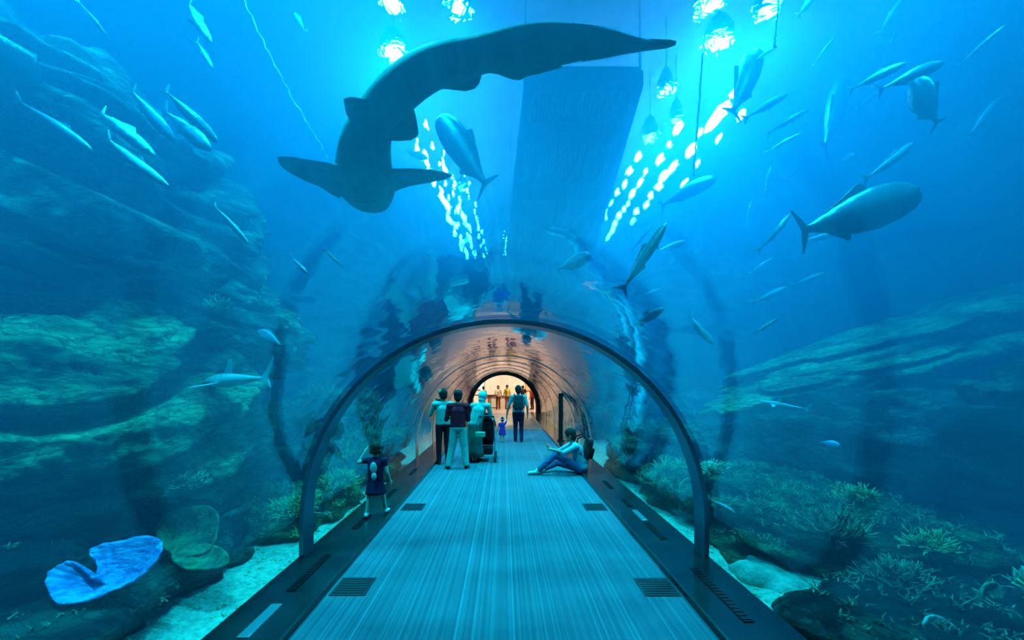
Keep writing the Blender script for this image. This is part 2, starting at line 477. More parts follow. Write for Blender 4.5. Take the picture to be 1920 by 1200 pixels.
# dark upright post on the seated man's side
bm = bmesh.new(); box(bm, (0, 0, 0.73), (0.13, 0.13, 1.4), bev=0.01); box(bm, (0, 0, 0.02), (0.2, 0.2, 0.04), bev=0.005); box(bm, (0, 0, 1.44), (0.15, 0.15, 0.03), bev=0.005)
pt = obj('barrier_post', bm, m_ribd); pt.location = (1.72, 12.1, LZ)
tag(pt, 'tall black square post on the ledge behind the seated man', 'post')
# ------------------------------------------------------------------ warm lobby beyond the tunnel
m_cream = mat('lobby_wall', (0.84, 0.70, 0.60), 0.8, vary=0.12, scale=1.2)
m_tile = mat('lobby_floor_tile', (0.42, 0.30, 0.22), 0.35, vary=0.3, scale=2)
m_lceil = mat('lobby_ceiling', (0.85, 0.72, 0.60), 0.8)
LX, LY0, LY1, LZT = 6.0, Y1 + 0.3, 37.0, 4.6
slab('wall_lobby_left', (-LX, (LY0 + LY1) / 2, 1.9), (0.2, LY1 - LY0, 5.4), m_cream)
slab('wall_lobby_right', (LX, (LY0 + LY1) / 2, 1.9), (0.2, LY1 - LY0, 5.4), m_cream)
slab('wall_lobby_back', (0, LY1, 1.9), (2 * LX, 0.2, 5.4), m_cream)
slab('ceiling_lobby', (0, (LY0 + LY1) / 2, LZT), (2 * LX, LY1 - LY0, 0.2), m_lceil)
slab('floor_lobby', (0, (LY0 + LY1) / 2, -0.45), (2 * LX, LY1 - LY0, 0.9), m_tile)
for x, y, p in ((-2.6, 27.5, 300), (2.6, 27.5, 300), (0, 31, 300), (-3, 34.5, 300), (3, 34.5, 300)):
    lamp_light('lobby_light', (x, y, LZT - 0.16), 1.0, p, (1.0, 0.76, 0.58))
# low counter, railing, framed openings, sign
m_wood = mat('counter_wood', (0.16, 0.07, 0.035), 0.4, vary=0.4, scale=3)
m_pale = mat('pale_panel', (0.85, 0.74, 0.58), 0.6)
ct = empty('reception_counter', (0, 29.2, 0)); tag(ct, 'pale reception counter with a dark top beyond the far mouth', 'counter')
bm = bmesh.new(); box(bm, (0, 0, 0.42), (2.6, 0.5, 0.84)); obj('front_panel', bm, m_pale, ct)
bm = bmesh.new(); box(bm, (0, 0, 0.88), (2.8, 0.62, 0.08), bev=0.015); obj('counter_top', bm, m_wood, ct)
for x in (-1.1, -0.35, 0.4, 1.1):
    bm = bmesh.new(); box(bm, (x, -0.27, 0.42), (0.09, 0.05, 0.8)); obj('post', bm, m_wood, ct)
rl = empty('hand_railing', (0, 27.2, 0)); tag(rl, 'low dark wood railing across the lobby behind the walking man', 'railing')
bm = bmesh.new(); box(bm, (-1.3, 0, 1.0), (1.7, 0.07, 0.07), bev=0.01); obj('handrail', bm, m_wood, rl)
bm = bmesh.new(); box(bm, (-1.3, 0, 0.15), (1.7, 0.05, 0.05)); obj('bottom_rail', bm, m_wood, rl)
for i in range(5):
    bm = bmesh.new(); box(bm, (-2.1 + i * 0.4, 0, 0.5), (0.05, 0.05, 1.0)); obj('baluster', bm, m_wood, rl)
def sign(x, z, w, h, col, s, lb, y=LY1 - 0.15):
    e = empty('wall_sign', (x, y, z)); tag(e, lb, 'sign')
    bm = bmesh.new(); box(bm, (0, 0, 0), (w + 0.1, 0.06, h + 0.1), bev=0.01); obj('frame', bm, m_wood, e)
    bm = bmesh.new(); box(bm, (0, -0.04, 0), (w, 0.03, h)); obj('panel', bm, emit('sign_glow_%d' % int(100 * x), col, s), e)
sign(0.2, 3.2, 1.3, 0.5, (0.75, 0.9, 0.15), 3.0, 'lit yellow green sign high on the lobby back wall')
sign(-2.3, 1.9, 0.9, 1.3, (1.0, 0.9, 0.75), 2.2, 'lit cream poster box low on the lobby back wall')
sign(2.4, 1.9, 0.8, 1.5, (1.0, 0.35, 0.12), 1.6, 'lit orange red poster box on the lobby back wall')
for x, lb in ((-3.6, 'square dark wood pillar near the cream poster box'), (3.6, 'square dark wood pillar near the orange poster box')):
    bm = bmesh.new(); box(bm, (0, 0, 2.25), (0.4, 0.4, 4.5), bev=0.02)
    o = obj('lobby_pillar', bm, m_wood); o.location = (x, 33, 0); tag(o, lb, 'pillar')
# ------------------------------------------------------------------ reef rocks
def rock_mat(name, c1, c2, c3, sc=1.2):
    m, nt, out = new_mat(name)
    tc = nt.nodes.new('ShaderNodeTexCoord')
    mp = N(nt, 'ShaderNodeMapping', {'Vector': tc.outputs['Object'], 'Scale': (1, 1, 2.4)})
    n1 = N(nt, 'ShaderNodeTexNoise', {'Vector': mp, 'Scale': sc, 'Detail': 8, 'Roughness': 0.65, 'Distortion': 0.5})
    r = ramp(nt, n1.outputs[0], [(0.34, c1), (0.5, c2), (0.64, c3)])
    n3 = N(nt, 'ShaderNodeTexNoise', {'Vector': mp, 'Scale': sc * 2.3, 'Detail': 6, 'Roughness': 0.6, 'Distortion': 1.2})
    cr = ramp(nt, n3.outputs[0], [(0.455, (1, 1, 1)), (0.49, (0.22, 0.25, 0.28)), (0.505, (0.22, 0.25, 0.28)), (0.54, (1, 1, 1))])  # crevice shade painted into the colour as dark lines
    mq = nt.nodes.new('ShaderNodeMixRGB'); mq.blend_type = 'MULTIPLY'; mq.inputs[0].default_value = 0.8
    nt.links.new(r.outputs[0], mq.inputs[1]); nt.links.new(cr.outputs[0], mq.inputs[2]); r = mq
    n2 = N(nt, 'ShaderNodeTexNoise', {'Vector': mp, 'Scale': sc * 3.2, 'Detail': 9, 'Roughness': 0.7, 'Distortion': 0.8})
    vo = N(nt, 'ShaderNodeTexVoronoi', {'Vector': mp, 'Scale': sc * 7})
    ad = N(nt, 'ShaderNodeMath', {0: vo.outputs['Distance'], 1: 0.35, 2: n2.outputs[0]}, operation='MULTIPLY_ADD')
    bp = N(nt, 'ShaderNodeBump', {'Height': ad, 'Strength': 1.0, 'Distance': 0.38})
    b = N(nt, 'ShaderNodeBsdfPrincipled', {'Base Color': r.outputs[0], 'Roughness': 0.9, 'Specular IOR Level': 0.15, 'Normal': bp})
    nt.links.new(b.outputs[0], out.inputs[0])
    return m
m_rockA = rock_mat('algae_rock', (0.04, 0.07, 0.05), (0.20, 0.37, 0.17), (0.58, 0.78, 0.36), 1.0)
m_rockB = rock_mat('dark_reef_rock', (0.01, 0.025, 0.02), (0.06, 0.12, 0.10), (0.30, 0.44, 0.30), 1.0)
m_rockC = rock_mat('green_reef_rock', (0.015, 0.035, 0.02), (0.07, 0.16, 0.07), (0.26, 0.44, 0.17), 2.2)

m_rockD = rock_mat('shadow_reef_rock', (0.004, 0.010, 0.012), (0.018, 0.04, 0.04), (0.12, 0.19, 0.14), 1.0)  # darker copy of the reef rock, shade put into its colour
def rock(name, label, c, r, m, seed=0, rot=(0, 0, 0), sub=6, amp=0.28, lay=0.12, freq=0.55, layf=3.4, cat='rock', group=None, keep=0.0):
    bm = bmesh.new()
    bmesh.ops.create_icosphere(bm, subdivisions=sub, radius=1.0)
    R = Matrix.Rotation(rot[2], 3, 'Z') @ Matrix.Rotation(rot[1], 3, 'Y') @ Matrix.Rotation(rot[0], 3, 'X')
    S = Vector(r); rm = (r[0] * r[1] * r[2]) ** (1 / 3); off = Vector((seed * 7.3, seed * 3.1, seed * 5.7))
    C = Vector(c)
    for v in bm.verts:
        u = v.co.normalized()
        # squarer shoulders than an ellipsoid
        k = (abs(u.x) ** 3 + abs(u.y) ** 3 + abs(u.z) ** 3) ** (-1 / 3)
        p = Vector((u.x * S.x, u.y * S.y, u.z * S.z)) * (0.66 + 0.34 * k)
        q = p * (freq * 2.0 / max(rm, 0.6)) + off
        d = amp * noise.fractal(q, 0.9, 2.1, 5)
        q2 = Vector((p.x * 0.35 / max(rm, .5), p.y * 0.35 / max(rm, .5), p.z * layf / max(rm, .5))) + off
        l = noise.noise(q2 + Vector((0.3, 0.3, 0.3)) * noise.noise(p * 0.7))
        l2 = noise.ridged_multi_fractal(p * (1.7 / max(rm, .5)) + off, 0.9, 2.1, 4, 1.0, 2.0)
        f = 1 + d + lay * 2.0 * (min(abs(l) * 4.5, 1.0) ** 1.5 - 0.6) - 0.06 * (l2 - 1.0)
        w = R @ (p * f)
        v.co = w
        # keep clear of the glass
        wx = C.x + w.x; wz = C.z + w.z
        dd = sqrt(wx * wx + max(wz - ZC, 0) ** 2)
        if dd < R_T + 0.14:
            if wz > ZC:
                s = (R_T + 0.14) / max(dd, 1e-3); wx *= s; wz = ZC + (wz - ZC) * s
            else: wx = math.copysign(R_T + 0.14, C.x)
            v.co.x = wx - C.x; v.co.z = wz - C.z
    o = obj(name, bm, m, smooth=True); o.location = c
    tag(o, label, cat, group)
    return o

L_ = [
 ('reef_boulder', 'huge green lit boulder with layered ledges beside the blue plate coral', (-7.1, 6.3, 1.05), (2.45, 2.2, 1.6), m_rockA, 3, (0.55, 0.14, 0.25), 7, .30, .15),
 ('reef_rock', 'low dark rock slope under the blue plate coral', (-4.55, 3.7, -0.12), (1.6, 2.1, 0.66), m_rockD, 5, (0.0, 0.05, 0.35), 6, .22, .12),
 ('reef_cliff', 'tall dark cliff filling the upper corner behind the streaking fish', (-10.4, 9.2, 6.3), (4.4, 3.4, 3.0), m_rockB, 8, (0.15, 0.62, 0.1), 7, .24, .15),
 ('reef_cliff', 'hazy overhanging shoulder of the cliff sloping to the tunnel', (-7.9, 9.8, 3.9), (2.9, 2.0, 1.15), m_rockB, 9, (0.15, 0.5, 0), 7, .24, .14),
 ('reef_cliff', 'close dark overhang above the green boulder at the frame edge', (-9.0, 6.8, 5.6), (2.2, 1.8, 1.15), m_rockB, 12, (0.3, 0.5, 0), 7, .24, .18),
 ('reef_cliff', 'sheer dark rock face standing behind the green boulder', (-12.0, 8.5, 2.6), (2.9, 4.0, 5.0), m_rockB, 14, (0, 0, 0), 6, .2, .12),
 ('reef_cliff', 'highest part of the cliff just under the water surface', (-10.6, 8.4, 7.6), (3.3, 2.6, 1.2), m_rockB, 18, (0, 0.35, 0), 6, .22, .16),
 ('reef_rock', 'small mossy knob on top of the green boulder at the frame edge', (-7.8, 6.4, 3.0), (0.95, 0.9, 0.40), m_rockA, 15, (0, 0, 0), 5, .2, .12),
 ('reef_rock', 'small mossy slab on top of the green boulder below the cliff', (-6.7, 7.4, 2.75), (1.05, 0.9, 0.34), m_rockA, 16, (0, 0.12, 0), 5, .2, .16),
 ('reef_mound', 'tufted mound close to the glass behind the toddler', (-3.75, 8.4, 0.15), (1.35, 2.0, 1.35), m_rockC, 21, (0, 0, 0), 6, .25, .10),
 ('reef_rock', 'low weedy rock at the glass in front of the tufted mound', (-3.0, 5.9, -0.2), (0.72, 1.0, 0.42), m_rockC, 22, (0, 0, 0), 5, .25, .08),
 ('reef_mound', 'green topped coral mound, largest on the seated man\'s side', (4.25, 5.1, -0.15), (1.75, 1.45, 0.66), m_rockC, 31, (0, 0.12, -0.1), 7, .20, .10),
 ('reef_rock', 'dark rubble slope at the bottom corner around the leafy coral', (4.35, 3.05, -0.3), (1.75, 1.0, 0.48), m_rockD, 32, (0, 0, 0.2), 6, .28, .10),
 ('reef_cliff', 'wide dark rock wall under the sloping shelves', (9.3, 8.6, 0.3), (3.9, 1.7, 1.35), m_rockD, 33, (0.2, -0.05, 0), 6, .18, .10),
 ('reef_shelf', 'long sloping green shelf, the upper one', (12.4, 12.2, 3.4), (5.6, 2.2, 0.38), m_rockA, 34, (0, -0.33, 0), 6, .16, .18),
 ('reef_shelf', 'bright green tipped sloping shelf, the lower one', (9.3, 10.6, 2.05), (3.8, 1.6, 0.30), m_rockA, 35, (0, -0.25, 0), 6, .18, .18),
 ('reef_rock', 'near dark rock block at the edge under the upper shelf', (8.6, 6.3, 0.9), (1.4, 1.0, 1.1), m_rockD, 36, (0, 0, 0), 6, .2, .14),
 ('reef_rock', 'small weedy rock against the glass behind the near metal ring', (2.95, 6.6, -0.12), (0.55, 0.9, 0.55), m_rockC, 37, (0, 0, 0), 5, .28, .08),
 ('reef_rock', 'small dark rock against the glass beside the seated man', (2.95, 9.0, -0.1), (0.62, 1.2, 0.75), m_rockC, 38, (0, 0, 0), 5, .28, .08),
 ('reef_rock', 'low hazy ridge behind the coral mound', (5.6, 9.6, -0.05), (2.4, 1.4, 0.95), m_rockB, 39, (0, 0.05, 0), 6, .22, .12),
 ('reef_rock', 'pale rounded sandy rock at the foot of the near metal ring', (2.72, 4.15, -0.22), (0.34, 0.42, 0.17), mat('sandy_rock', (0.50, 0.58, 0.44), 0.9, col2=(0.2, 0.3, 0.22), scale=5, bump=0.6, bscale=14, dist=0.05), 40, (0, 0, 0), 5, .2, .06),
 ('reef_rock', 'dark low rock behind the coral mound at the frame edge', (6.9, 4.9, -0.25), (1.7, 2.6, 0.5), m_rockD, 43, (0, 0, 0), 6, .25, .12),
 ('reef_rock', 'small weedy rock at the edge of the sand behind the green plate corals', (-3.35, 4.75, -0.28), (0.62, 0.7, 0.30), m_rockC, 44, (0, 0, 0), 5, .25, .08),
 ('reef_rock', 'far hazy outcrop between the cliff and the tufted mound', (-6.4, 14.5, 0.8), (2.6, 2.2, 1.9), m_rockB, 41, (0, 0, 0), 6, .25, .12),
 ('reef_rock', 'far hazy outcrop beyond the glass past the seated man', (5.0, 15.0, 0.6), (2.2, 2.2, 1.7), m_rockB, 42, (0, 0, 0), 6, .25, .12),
]
ROCKS = []
NEARER = {3: .72, 8: .60, 9: .60, 12: .70, 14: .74, 15: .72, 16: .72, 18: .61, 33: .70, 34: .72, 35: .72, 36: .76, 39: .82}
for nm, lb, c, r, m, sd, rt, sub, am, la in L_:
    if sd in NEARER:
        k = NEARER[sd]; c = (c[0] * k, c[1] * k, H + (c[2] - H) * k); r = (r[0] * k, r[1] * k, r[2] * k * (1.15 if sd in (3, 33) else 1))
    ROCKS.append(rock(nm, lb, c, r, m, sd, rt, sub, am, la, layf=6.5 if sd in (8, 9, 12, 18) else 3.4))

# ------------------------------------------------------------------ corals and weed
def height_on(objs, x, y):
    """top of the listed rocks at x, y"""
    best = -0.2
    for o in objs:
        lo = Vector((x, y, 12)) - o.location
        ok, hit, nn, _ = o.ray_cast(lo, Vector((0, 0, -1)))
        if ok: best = max(best, (hit + o.location).z)
    return best
bpy.context.view_layer.update()

def bush(name, label, c, size, m, seed, nb=70, forks=3, up=0.5, thick=0.009, cat='coral', kind=None, spread=1.0):
    rnd = random.Random(seed); bm = bmesh.new()
    for i in range(nb):
        d = Vector((rnd.gauss(0, 1) * spread, rnd.gauss(0, 1) * spread, abs(rnd.gauss(0, 1)) * up + 0.25)).normalized()
        L = size * rnd.uniform(0.6, 1.0)
        b0 = Vector((rnd.uniform(-.3, .3), rnd.uniform(-.3, .3), -0.06)) * size
        p1 = b0 + d * L * 0.5
        tube(bm, [b0, p1], [thick * 1.5, thick * 1.1], 5)
        for k in range(forks):
            d2 = (d + Vector((rnd.gauss(0, .45), rnd.gauss(0, .45), rnd.gauss(0, .35) + .15))).normalized()
            p2 = p1 + d2 * L * 0.3; d3 = (d2 + Vector((rnd.gauss(0, .4), rnd.gauss(0, .4), .2))).normalized()
            tube(bm, [p1, p2, p2 + d3 * L * 0.2], [thick * 1.1, thick * .9, thick * .4], 5)
    o = obj(name, bm, m, smooth=True); o.location = c
    return tag(o, label, cat, kind=kind)
m_cor1 = mat('green_branch_coral', (0.13, 0.30, 0.10), 0.7, col2=(0.34, 0.46, 0.15), scale=5)
m_cor2 = mat('dark_branch_coral', (0.04, 0.12, 0.07), 0.7, col2=(0.15, 0.30, 0.16), scale=5)
m_cor3 = mat('pale_branch_coral', (0.45, 0.60, 0.38), 0.7)
RR = ROCKS
def put(x, y): return (x, y, height_on(RR, x, y) - 0.02)
cr = [
 ('big dark bushy coral on the slope of the large coral mound', 3.35, 4.05, .36, m_cor2, 130),
 ('dark bushy coral beside the pale sandy rock', 3.55, 3.6, .30, m_cor2, 110),
 ('green bushy coral high on the large coral mound', 4.1, 4.6, .26, m_cor1, 80),
 ('yellow green bushy coral low in front of the large coral mound', 4.0, 3.75, .24, m_cor1, 70),
 ('small pale bushy coral just behind the near metal ring', 2.95, 5.6, .24, m_cor3, 60),
 ('green bushy coral at the glass beyond the near metal ring', 2.75, 6.6, .30, m_cor1, 60),
 ('dark bushy coral at the glass beside the seated man', 2.8, 8.4, .34, m_cor2, 70),
 ('pale small coral near the bottom corner', 4.6, 3.5, .20, m_cor3, 50),
 ('green bushy coral at the bottom corner above the leafy coral', 4.1, 2.95, .24, m_cor1, 60),
 ('yellow green bushy coral at the foot of the near ring, toddler side', -2.75, 5.25, .34, m_cor1, 120),
 ('green bushy coral just behind the toddler', -2.6, 6.3, .36, m_cor1, 110),
 ('dark bushy coral on top of the tufted mound', -3.5, 7.6, .44, m_cor2, 120),
 ('tall dark bushy coral on the tunnel flank of the tufted mound', -2.75, 7.9, .5, m_cor2, 120),
 ('low green coral on the weedy rock by the sand', -3.5, 4.9, .24, m_cor2, 80),
 ('small dark coral on the edge of the sand strip', -3.1, 3.9, .20, m_cor2, 70),
]
for k, (lb, x, y, s, m, nb) in enumerate(cr):
    bush('branching_coral', lb, put(x, y), s, m, 50 + k, nb)
def turf(name, label, spots_, m, seed, h=.10, kind='stuff'):
    rnd = random.Random(seed); bm = bmesh.new()
    for x, y, z in spots_:
        for _ in range(7):
            d = Vector((rnd.gauss(0, .6), rnd.gauss(0, .6), 1)).normalized()
            b = Vector((x + rnd.uniform(-.05, .05), y + rnd.uniform(-.05, .05), z - .02)); L = h * rnd.uniform(.5, 1.3)
            tube(bm, [b, b + d * L * .6, b + (d + Vector((rnd.gauss(0, .4), rnd.gauss(0, .4), 0))).normalized() * L], [.010, .008, .003], 4)
    o = obj(name, bm, m); return tag(o, label, 'algae', kind=kind)
rnd = random.Random(5)
def scatter(o, n, pad=0.85):
    r = [max(abs((v.co)[i]) for v in o.data.vertices) for i in (0, 1)]
    pts = []
    while len(pts) < n:
        x = o.location.x + rnd.uniform(-r[0], r[0]) * pad; y = o.location.y + rnd.uniform(-r[1], r[1]) * pad
        ok, hit, nn, _ = o.ray_cast(Vector((x, y, 12)) - o.location, Vector((0, 0, -1)))
        z = (hit + o.location).z if ok else -9
        if ok and z > -0.25 and sqrt(x * x + max(z - ZC, 0) ** 2) > R_T + 0.25: pts.append((x, y, z))
        else: pts.append(None)
    return [p for p in pts if p]
turf('algae_turf', 'short green algae tufts growing over the tufted mound', scatter(RR[9], 420), m_cor2, 1, .16)
turf('algae_turf', 'short green algae tufts on the weedy rock by the near ring', scatter(RR[10], 150), m_cor1, 2, .11)
turf('algae_turf', 'short green algae tufts covering the large coral mound', scatter(RR[11], 420), m_cor2, 3, .09)
turf('algae_turf', 'short algae tufts on the dark rubble slope', scatter(RR[12], 260), m_cor2, 4, .08)
turf('algae_turf', 'short algae tufts on the rock slope under the blue plate coral', scatter(RR[1], 200), m_cor2, 6, .06)
turf('algae_turf', 'short algae tufts on the small rock behind the near ring', scatter(RR[17], 100), m_cor1, 7, .12)

# pebbles and shell grit at the sand edge: uncountable
def grit(name, label, x0, x1, seed):
    rnd = random.Random(seed); bm = bmesh.new()
    for _ in range(900):
        y = rnd.uniform(1.6, 9.0); x = rnd.uniform(x0, x1); s = rnd.uniform(.006, .022)
        z = BED + 0.16 + 0.10 * noise.noise(Vector((x * 0.5, y * 0.5, 0))) + 0.05 * noise.noise(Vector((x * 2, y * 2, 3)))
        q = bmesh.ops.create_icosphere(bm, subdivisions=1, radius=s); bmesh.ops.translate(bm, verts=q['verts'], vec=(x, y, z))
    o = obj(name, bm, m_cor3); return tag(o, label, 'gravel', kind='stuff')
grit('coral_gravel', 'loose coral gravel on the sand strip on the toddler\'s side', -3.3, -2.15, 1)
grit('coral_gravel', 'loose coral gravel on the sand strip on the seated man\'s side', 2.15, 3.3, 2)

# sheet corals: thin wavy cups grown from a stalk, real thickness
def sheet(name, label, outline, hub, Y, m, lean=0.7, cup=0.12, th=0.022, ridges=26, stalk=True, group=None):
    hc = at(hub[0], hub[1], Y)
    def P3(px, py):
        k = lean * (hub[1] - py) / F * Y
        return at(px, py, Y + k)
    # dense closed outline
    pts = []
    n = len(outline)
    for i in range(n):
        p0, p1, p2, p3 = [outline[(i + q) % n] for q in (-1, 0, 1, 2)]
        for t in (0, .25, .5, .75):
            pts.append([0.5 * ((2 * p1[a]) + (-p0[a] + p2[a]) * t + (2 * p0[a] - 5 * p1[a] + 4 * p2[a] - p3[a]) * t * t + (-p0[a] + 3 * p1[a] - 3 * p2[a] + p3[a]) * t ** 3) for a in (0, 1)])
    nrm = Vector((0, -1, lean)).normalized()
    bm = bmesh.new(); rows = []; K = 9
    for j in range(K + 1):
        f = j / K; row = []
        for i, (px, py) in enumerate(pts):
            p = P3(hub[0] + (px - hub[0]) * f, hub[1] + (py - hub[1]) * f)
            wv = 0.010 * sin(i / len(pts) * 2 * pi * ridges) * f + 0.03 * noise.noise(p * 5) * f
            p = p + nrm * (cup * f * f - cup * 0.5 + wv)
            row.append(p)
        rows.append(row)
    c = bm.verts.new(P3(*hub) - nrm * cup * 0.5); vr = []
    for row in rows[1:]: vr.append([bm.verts.new(p) for p in row])
    m_ = len(pts)
    for i in range(m_):
        j = (i + 1) % m_
        bm.faces.new((c, vr[0][i], vr[0][j]))
        for a, b in zip(vr[:-1], vr[1:]): bm.faces.new((a[i], b[i], b[j], a[j]))
    root = empty(name, hc - nrm * 0.1); tag(root, label, 'coral', group)
    bmesh.ops.translate(bm, verts=bm.verts, vec=-root.location)
    o = obj('blade', bm, m, root, smooth=True)
    md = o.modifiers.new('t', 'SOLIDIFY'); md.thickness = th; md.offset = 0
    sb = o.modifiers.new('s', 'SUBSURF'); sb.levels = 1; sb.render_levels = 1
    if stalk:
        bm = bmesh.new(); e = Vector((0.0, 0.12, -max(hc.z + 0.2, 0.2)))
        tube(bm, [Vector((0, .04, .02)), e * 0.5 + Vector((.03, 0.04, 0)), e], [.05, .07, .12], 12)
        obj('stalk', bm, m_rockB, root, smooth=True)
    return root
m_blue = mat('blue_coral', (0.06, 0.50, 0.98), 0.6, col2=(0.02, 0.16, 0.55), scale=7, bump=0.9, bscale=14, dist=0.05, stretch=(1, 1, 3), spec=0.5)
m_grn = mat('green_coral', (0.12, 0.26, 0.11), 0.8, col2=(0.03, 0.08, 0.05), scale=9, bump=0.9, bscale=16, dist=0.04)
sheet('plate_coral', 'vivid blue two-lobed plate coral with ruffled edge', [(97, 1100), (100, 1075), (122, 1060), (142, 1054), (165, 1068), (182, 1086), (190, 1070), (188, 1050), (176, 1036), (200, 1022), (230, 1016), (270, 1007), (300, 1010), (313, 1022), (311, 1045), (290, 1070), (262, 1090), (225, 1108), (190, 1125), (150, 1133), (112, 1133)], (195, 1096), 3.0, m_blue, 0.75, 0.10)
sheet('plate_coral', 'dull green round plate coral right behind the blue plate coral', [(300, 1000), (310, 975), (335, 960), (370, 952), (402, 952), (418, 970), (415, 1000), (405, 1030), (370, 1045), (330, 1040), (312, 1025)], (365, 1010), 3.75, m_grn, 0.6, 0.12)
sheet('plate_coral', 'low green plate coral tucked under the round one', [(322, 1045), (350, 1028), (390, 1022), (425, 1035), (430, 1055), (400, 1068), (350, 1070)], (385, 1050), 3.55, m_grn, 1.2, 0.05, stalk=False)
sheet('leaf_coral', 'pale leaf-shaped coral standing in the bottom corner', [(1715, 1200), (1722, 1175), (1735, 1155), (1752, 1152), (1775, 1165), (1792, 1190), (1800, 1215), (1760, 1225), (1725, 1220)], (1755, 1200), 2.9, mat('pale_leaf_coral', (0.30, 0.48, 0.40), 0.6, vary=.4, bump=.4, bscale=15), 0.4, 0.05)
sheet('plate_coral', 'rounded green plate coral against the near metal ring', [(1270, 935), (1275, 905), (1295, 895), (1318, 900), (1330, 925), (1325, 950), (1298, 962)], (1300, 935), 5.9, m_grn, 0.5, 0.1)
sheet('plate_coral', 'tiny green plate coral on the rubble above the leafy coral', [(1830, 1120), (1840, 1095), (1862, 1092), (1875, 1110), (1868, 1135), (1845, 1142)], (1852, 1118), 3.2, m_grn, 0.5, 0.06)

# bluish pipe lying on the sea bed behind the plate corals
bm = bmesh.new(); a_, b_ = on_z(418, 1033, -0.05), on_z(497, 988, -0.02)
tube(bm, [a_, b_], 0.05, 14)
tag(obj('seabed_pipe', bm, mat('pipe_plastic', (0.12, 0.16, 0.45), 0.4), smooth=True), 'purple blue pipe lying on the sand behind the plate corals', 'pipe')
# knotted rope hanging into the water
def rope(label, a, b, Y, w, n=46):
    rnd = random.Random(a[0]); bm = bmesh.new(); pts = []
    for i in range(n + 1):
        t = i / n; p = at(a[0] + (b[0] - a[0]) * t, a[1] + (b[1] - a[1]) * t, Y)
        pts.append(p + Vector((rnd.uniform(-1, 1) * .012, rnd.uniform(-1, 1) * .012, -0.10 * sin(pi * t))))
    tube(bm, pts, [w * rnd.uniform(.7, 1.3) for _ in pts], 6)
    tag(obj('rope', bm, mat('rope_%d' % a[0], (0.75, 0.85, 0.85), 0.7), smooth=True), label, 'rope')
rope('long thin pale knotted rope hanging slanted beside the big shark', (430, -60), (618, 300), 4.2, 0.006)
rope('short pale rope hanging through the lamp glints', (1318, 100), (1300, 330), 7.0, 0.016)
rope('short thick pale rope by the frame top near the bright lamps', (1462, -30), (1452, 90), 5.5, 0.014)

# ------------------------------------------------------------------ gantry over the water
m_gan = mat('gantry_paint', (0.02, 0.05, 0.08), 0.7)
GZ = 7.7
g = empty('overhead_gantry', (1.6, 15.5, GZ)); tag(g, 'dark slatted service platform hung high in the water over the tunnel', 'gantry')
def gp(nm, pts, th, m=m_gan, dz=0.0):
    bm = bmesh.new(); prism(bm, [(x, y, GZ + dz) for x, y in pts], th, (0, 0, 1))
    bmesh.ops.translate(bm, verts=bm.verts, vec=-g.location); return obj(nm, bm, m, g)
def gx(y, t): return (0.42 - .02 * (y - 7.7)) * (1 - t) + (2.65 + 0.125 * (y - 7.7)) * t
def gspan(y0, y1, t0, t1): return [(gx(y0, t0), y0), (gx(y0, t1), y0), (gx(y1, t1), y1), (gx(y1, t0), y1)]
gp('deck', gspan(7.7, 23.6, 0, 1), .05, mat('deck_paint', (0.03, 0.06, 0.09), 0.8), .2)
for k, (ya, yb) in enumerate(((7.7, 7.85), (9.1, 9.6), (11.9, 12.5), (15.3, 15.9), (19.5, 20.2))): gp('cross_beam', gspan(ya, yb, 0, 1), .3)
for t0, t1 in ((-.02, .06), (.94, 1.02), (.5, .55)): gp('side_beam', gspan(7.7 if t0 != .5 else 12.2, 23.6, t0, t1), .3)
m_pan = mat('panel_paint', (0.12, 0.28, 0.34), 0.7)
gp('deck_panel', gspan(12.7, 15.2, .10, .46), .04, m_pan, .05); gp('deck_panel', gspan(12.7, 15.2, .58, .90), .04, m_pan, .05); gp('deck_panel', gspan(16.1, 19.3, .10, .46), .04, m_pan, .05)
bm = bmesh.new()
for i in range(24):
    t = .07 + i * .036; prism(bm, [(x, y, GZ + .1) for x, y in gspan(7.9, 11.9, t, t + .014)], .06, (0, 0, 1))
bmesh.ops.translate(bm, verts=bm.verts, vec=-g.location); obj('slats', bm, m_pan, g)
for t, y in ((0, 7.8), (1, 7.8), (0, 15.6), (1, 15.6), (0, 23.4), (1, 23.4)):
    bm = bmesh.new(); x = gx(y, t); tube(bm, [(x, y, GZ + .1), (x, y, 11.44)], .03, 8); bmesh.ops.translate(bm, verts=bm.verts, vec=-g.location); obj('hanger_rod', bm, m_gan, g)
# ------------------------------------------------------------------ fish
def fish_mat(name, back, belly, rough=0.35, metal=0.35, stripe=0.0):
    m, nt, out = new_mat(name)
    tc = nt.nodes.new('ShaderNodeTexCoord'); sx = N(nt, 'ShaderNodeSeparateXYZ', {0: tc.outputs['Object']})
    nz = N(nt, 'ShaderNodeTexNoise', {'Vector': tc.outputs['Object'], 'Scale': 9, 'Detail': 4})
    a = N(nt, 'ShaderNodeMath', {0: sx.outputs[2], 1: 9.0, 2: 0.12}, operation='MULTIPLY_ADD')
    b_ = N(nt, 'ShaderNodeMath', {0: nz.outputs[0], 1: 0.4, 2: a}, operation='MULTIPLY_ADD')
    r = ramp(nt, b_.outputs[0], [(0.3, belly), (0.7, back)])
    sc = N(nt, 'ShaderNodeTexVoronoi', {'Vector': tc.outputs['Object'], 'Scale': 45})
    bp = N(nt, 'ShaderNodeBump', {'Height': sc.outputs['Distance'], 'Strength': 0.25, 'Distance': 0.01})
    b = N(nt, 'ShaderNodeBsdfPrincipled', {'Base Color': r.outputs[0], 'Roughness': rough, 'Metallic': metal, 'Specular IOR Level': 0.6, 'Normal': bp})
    nt.links.new(b.outputs[0], out.inputs[0]); return m
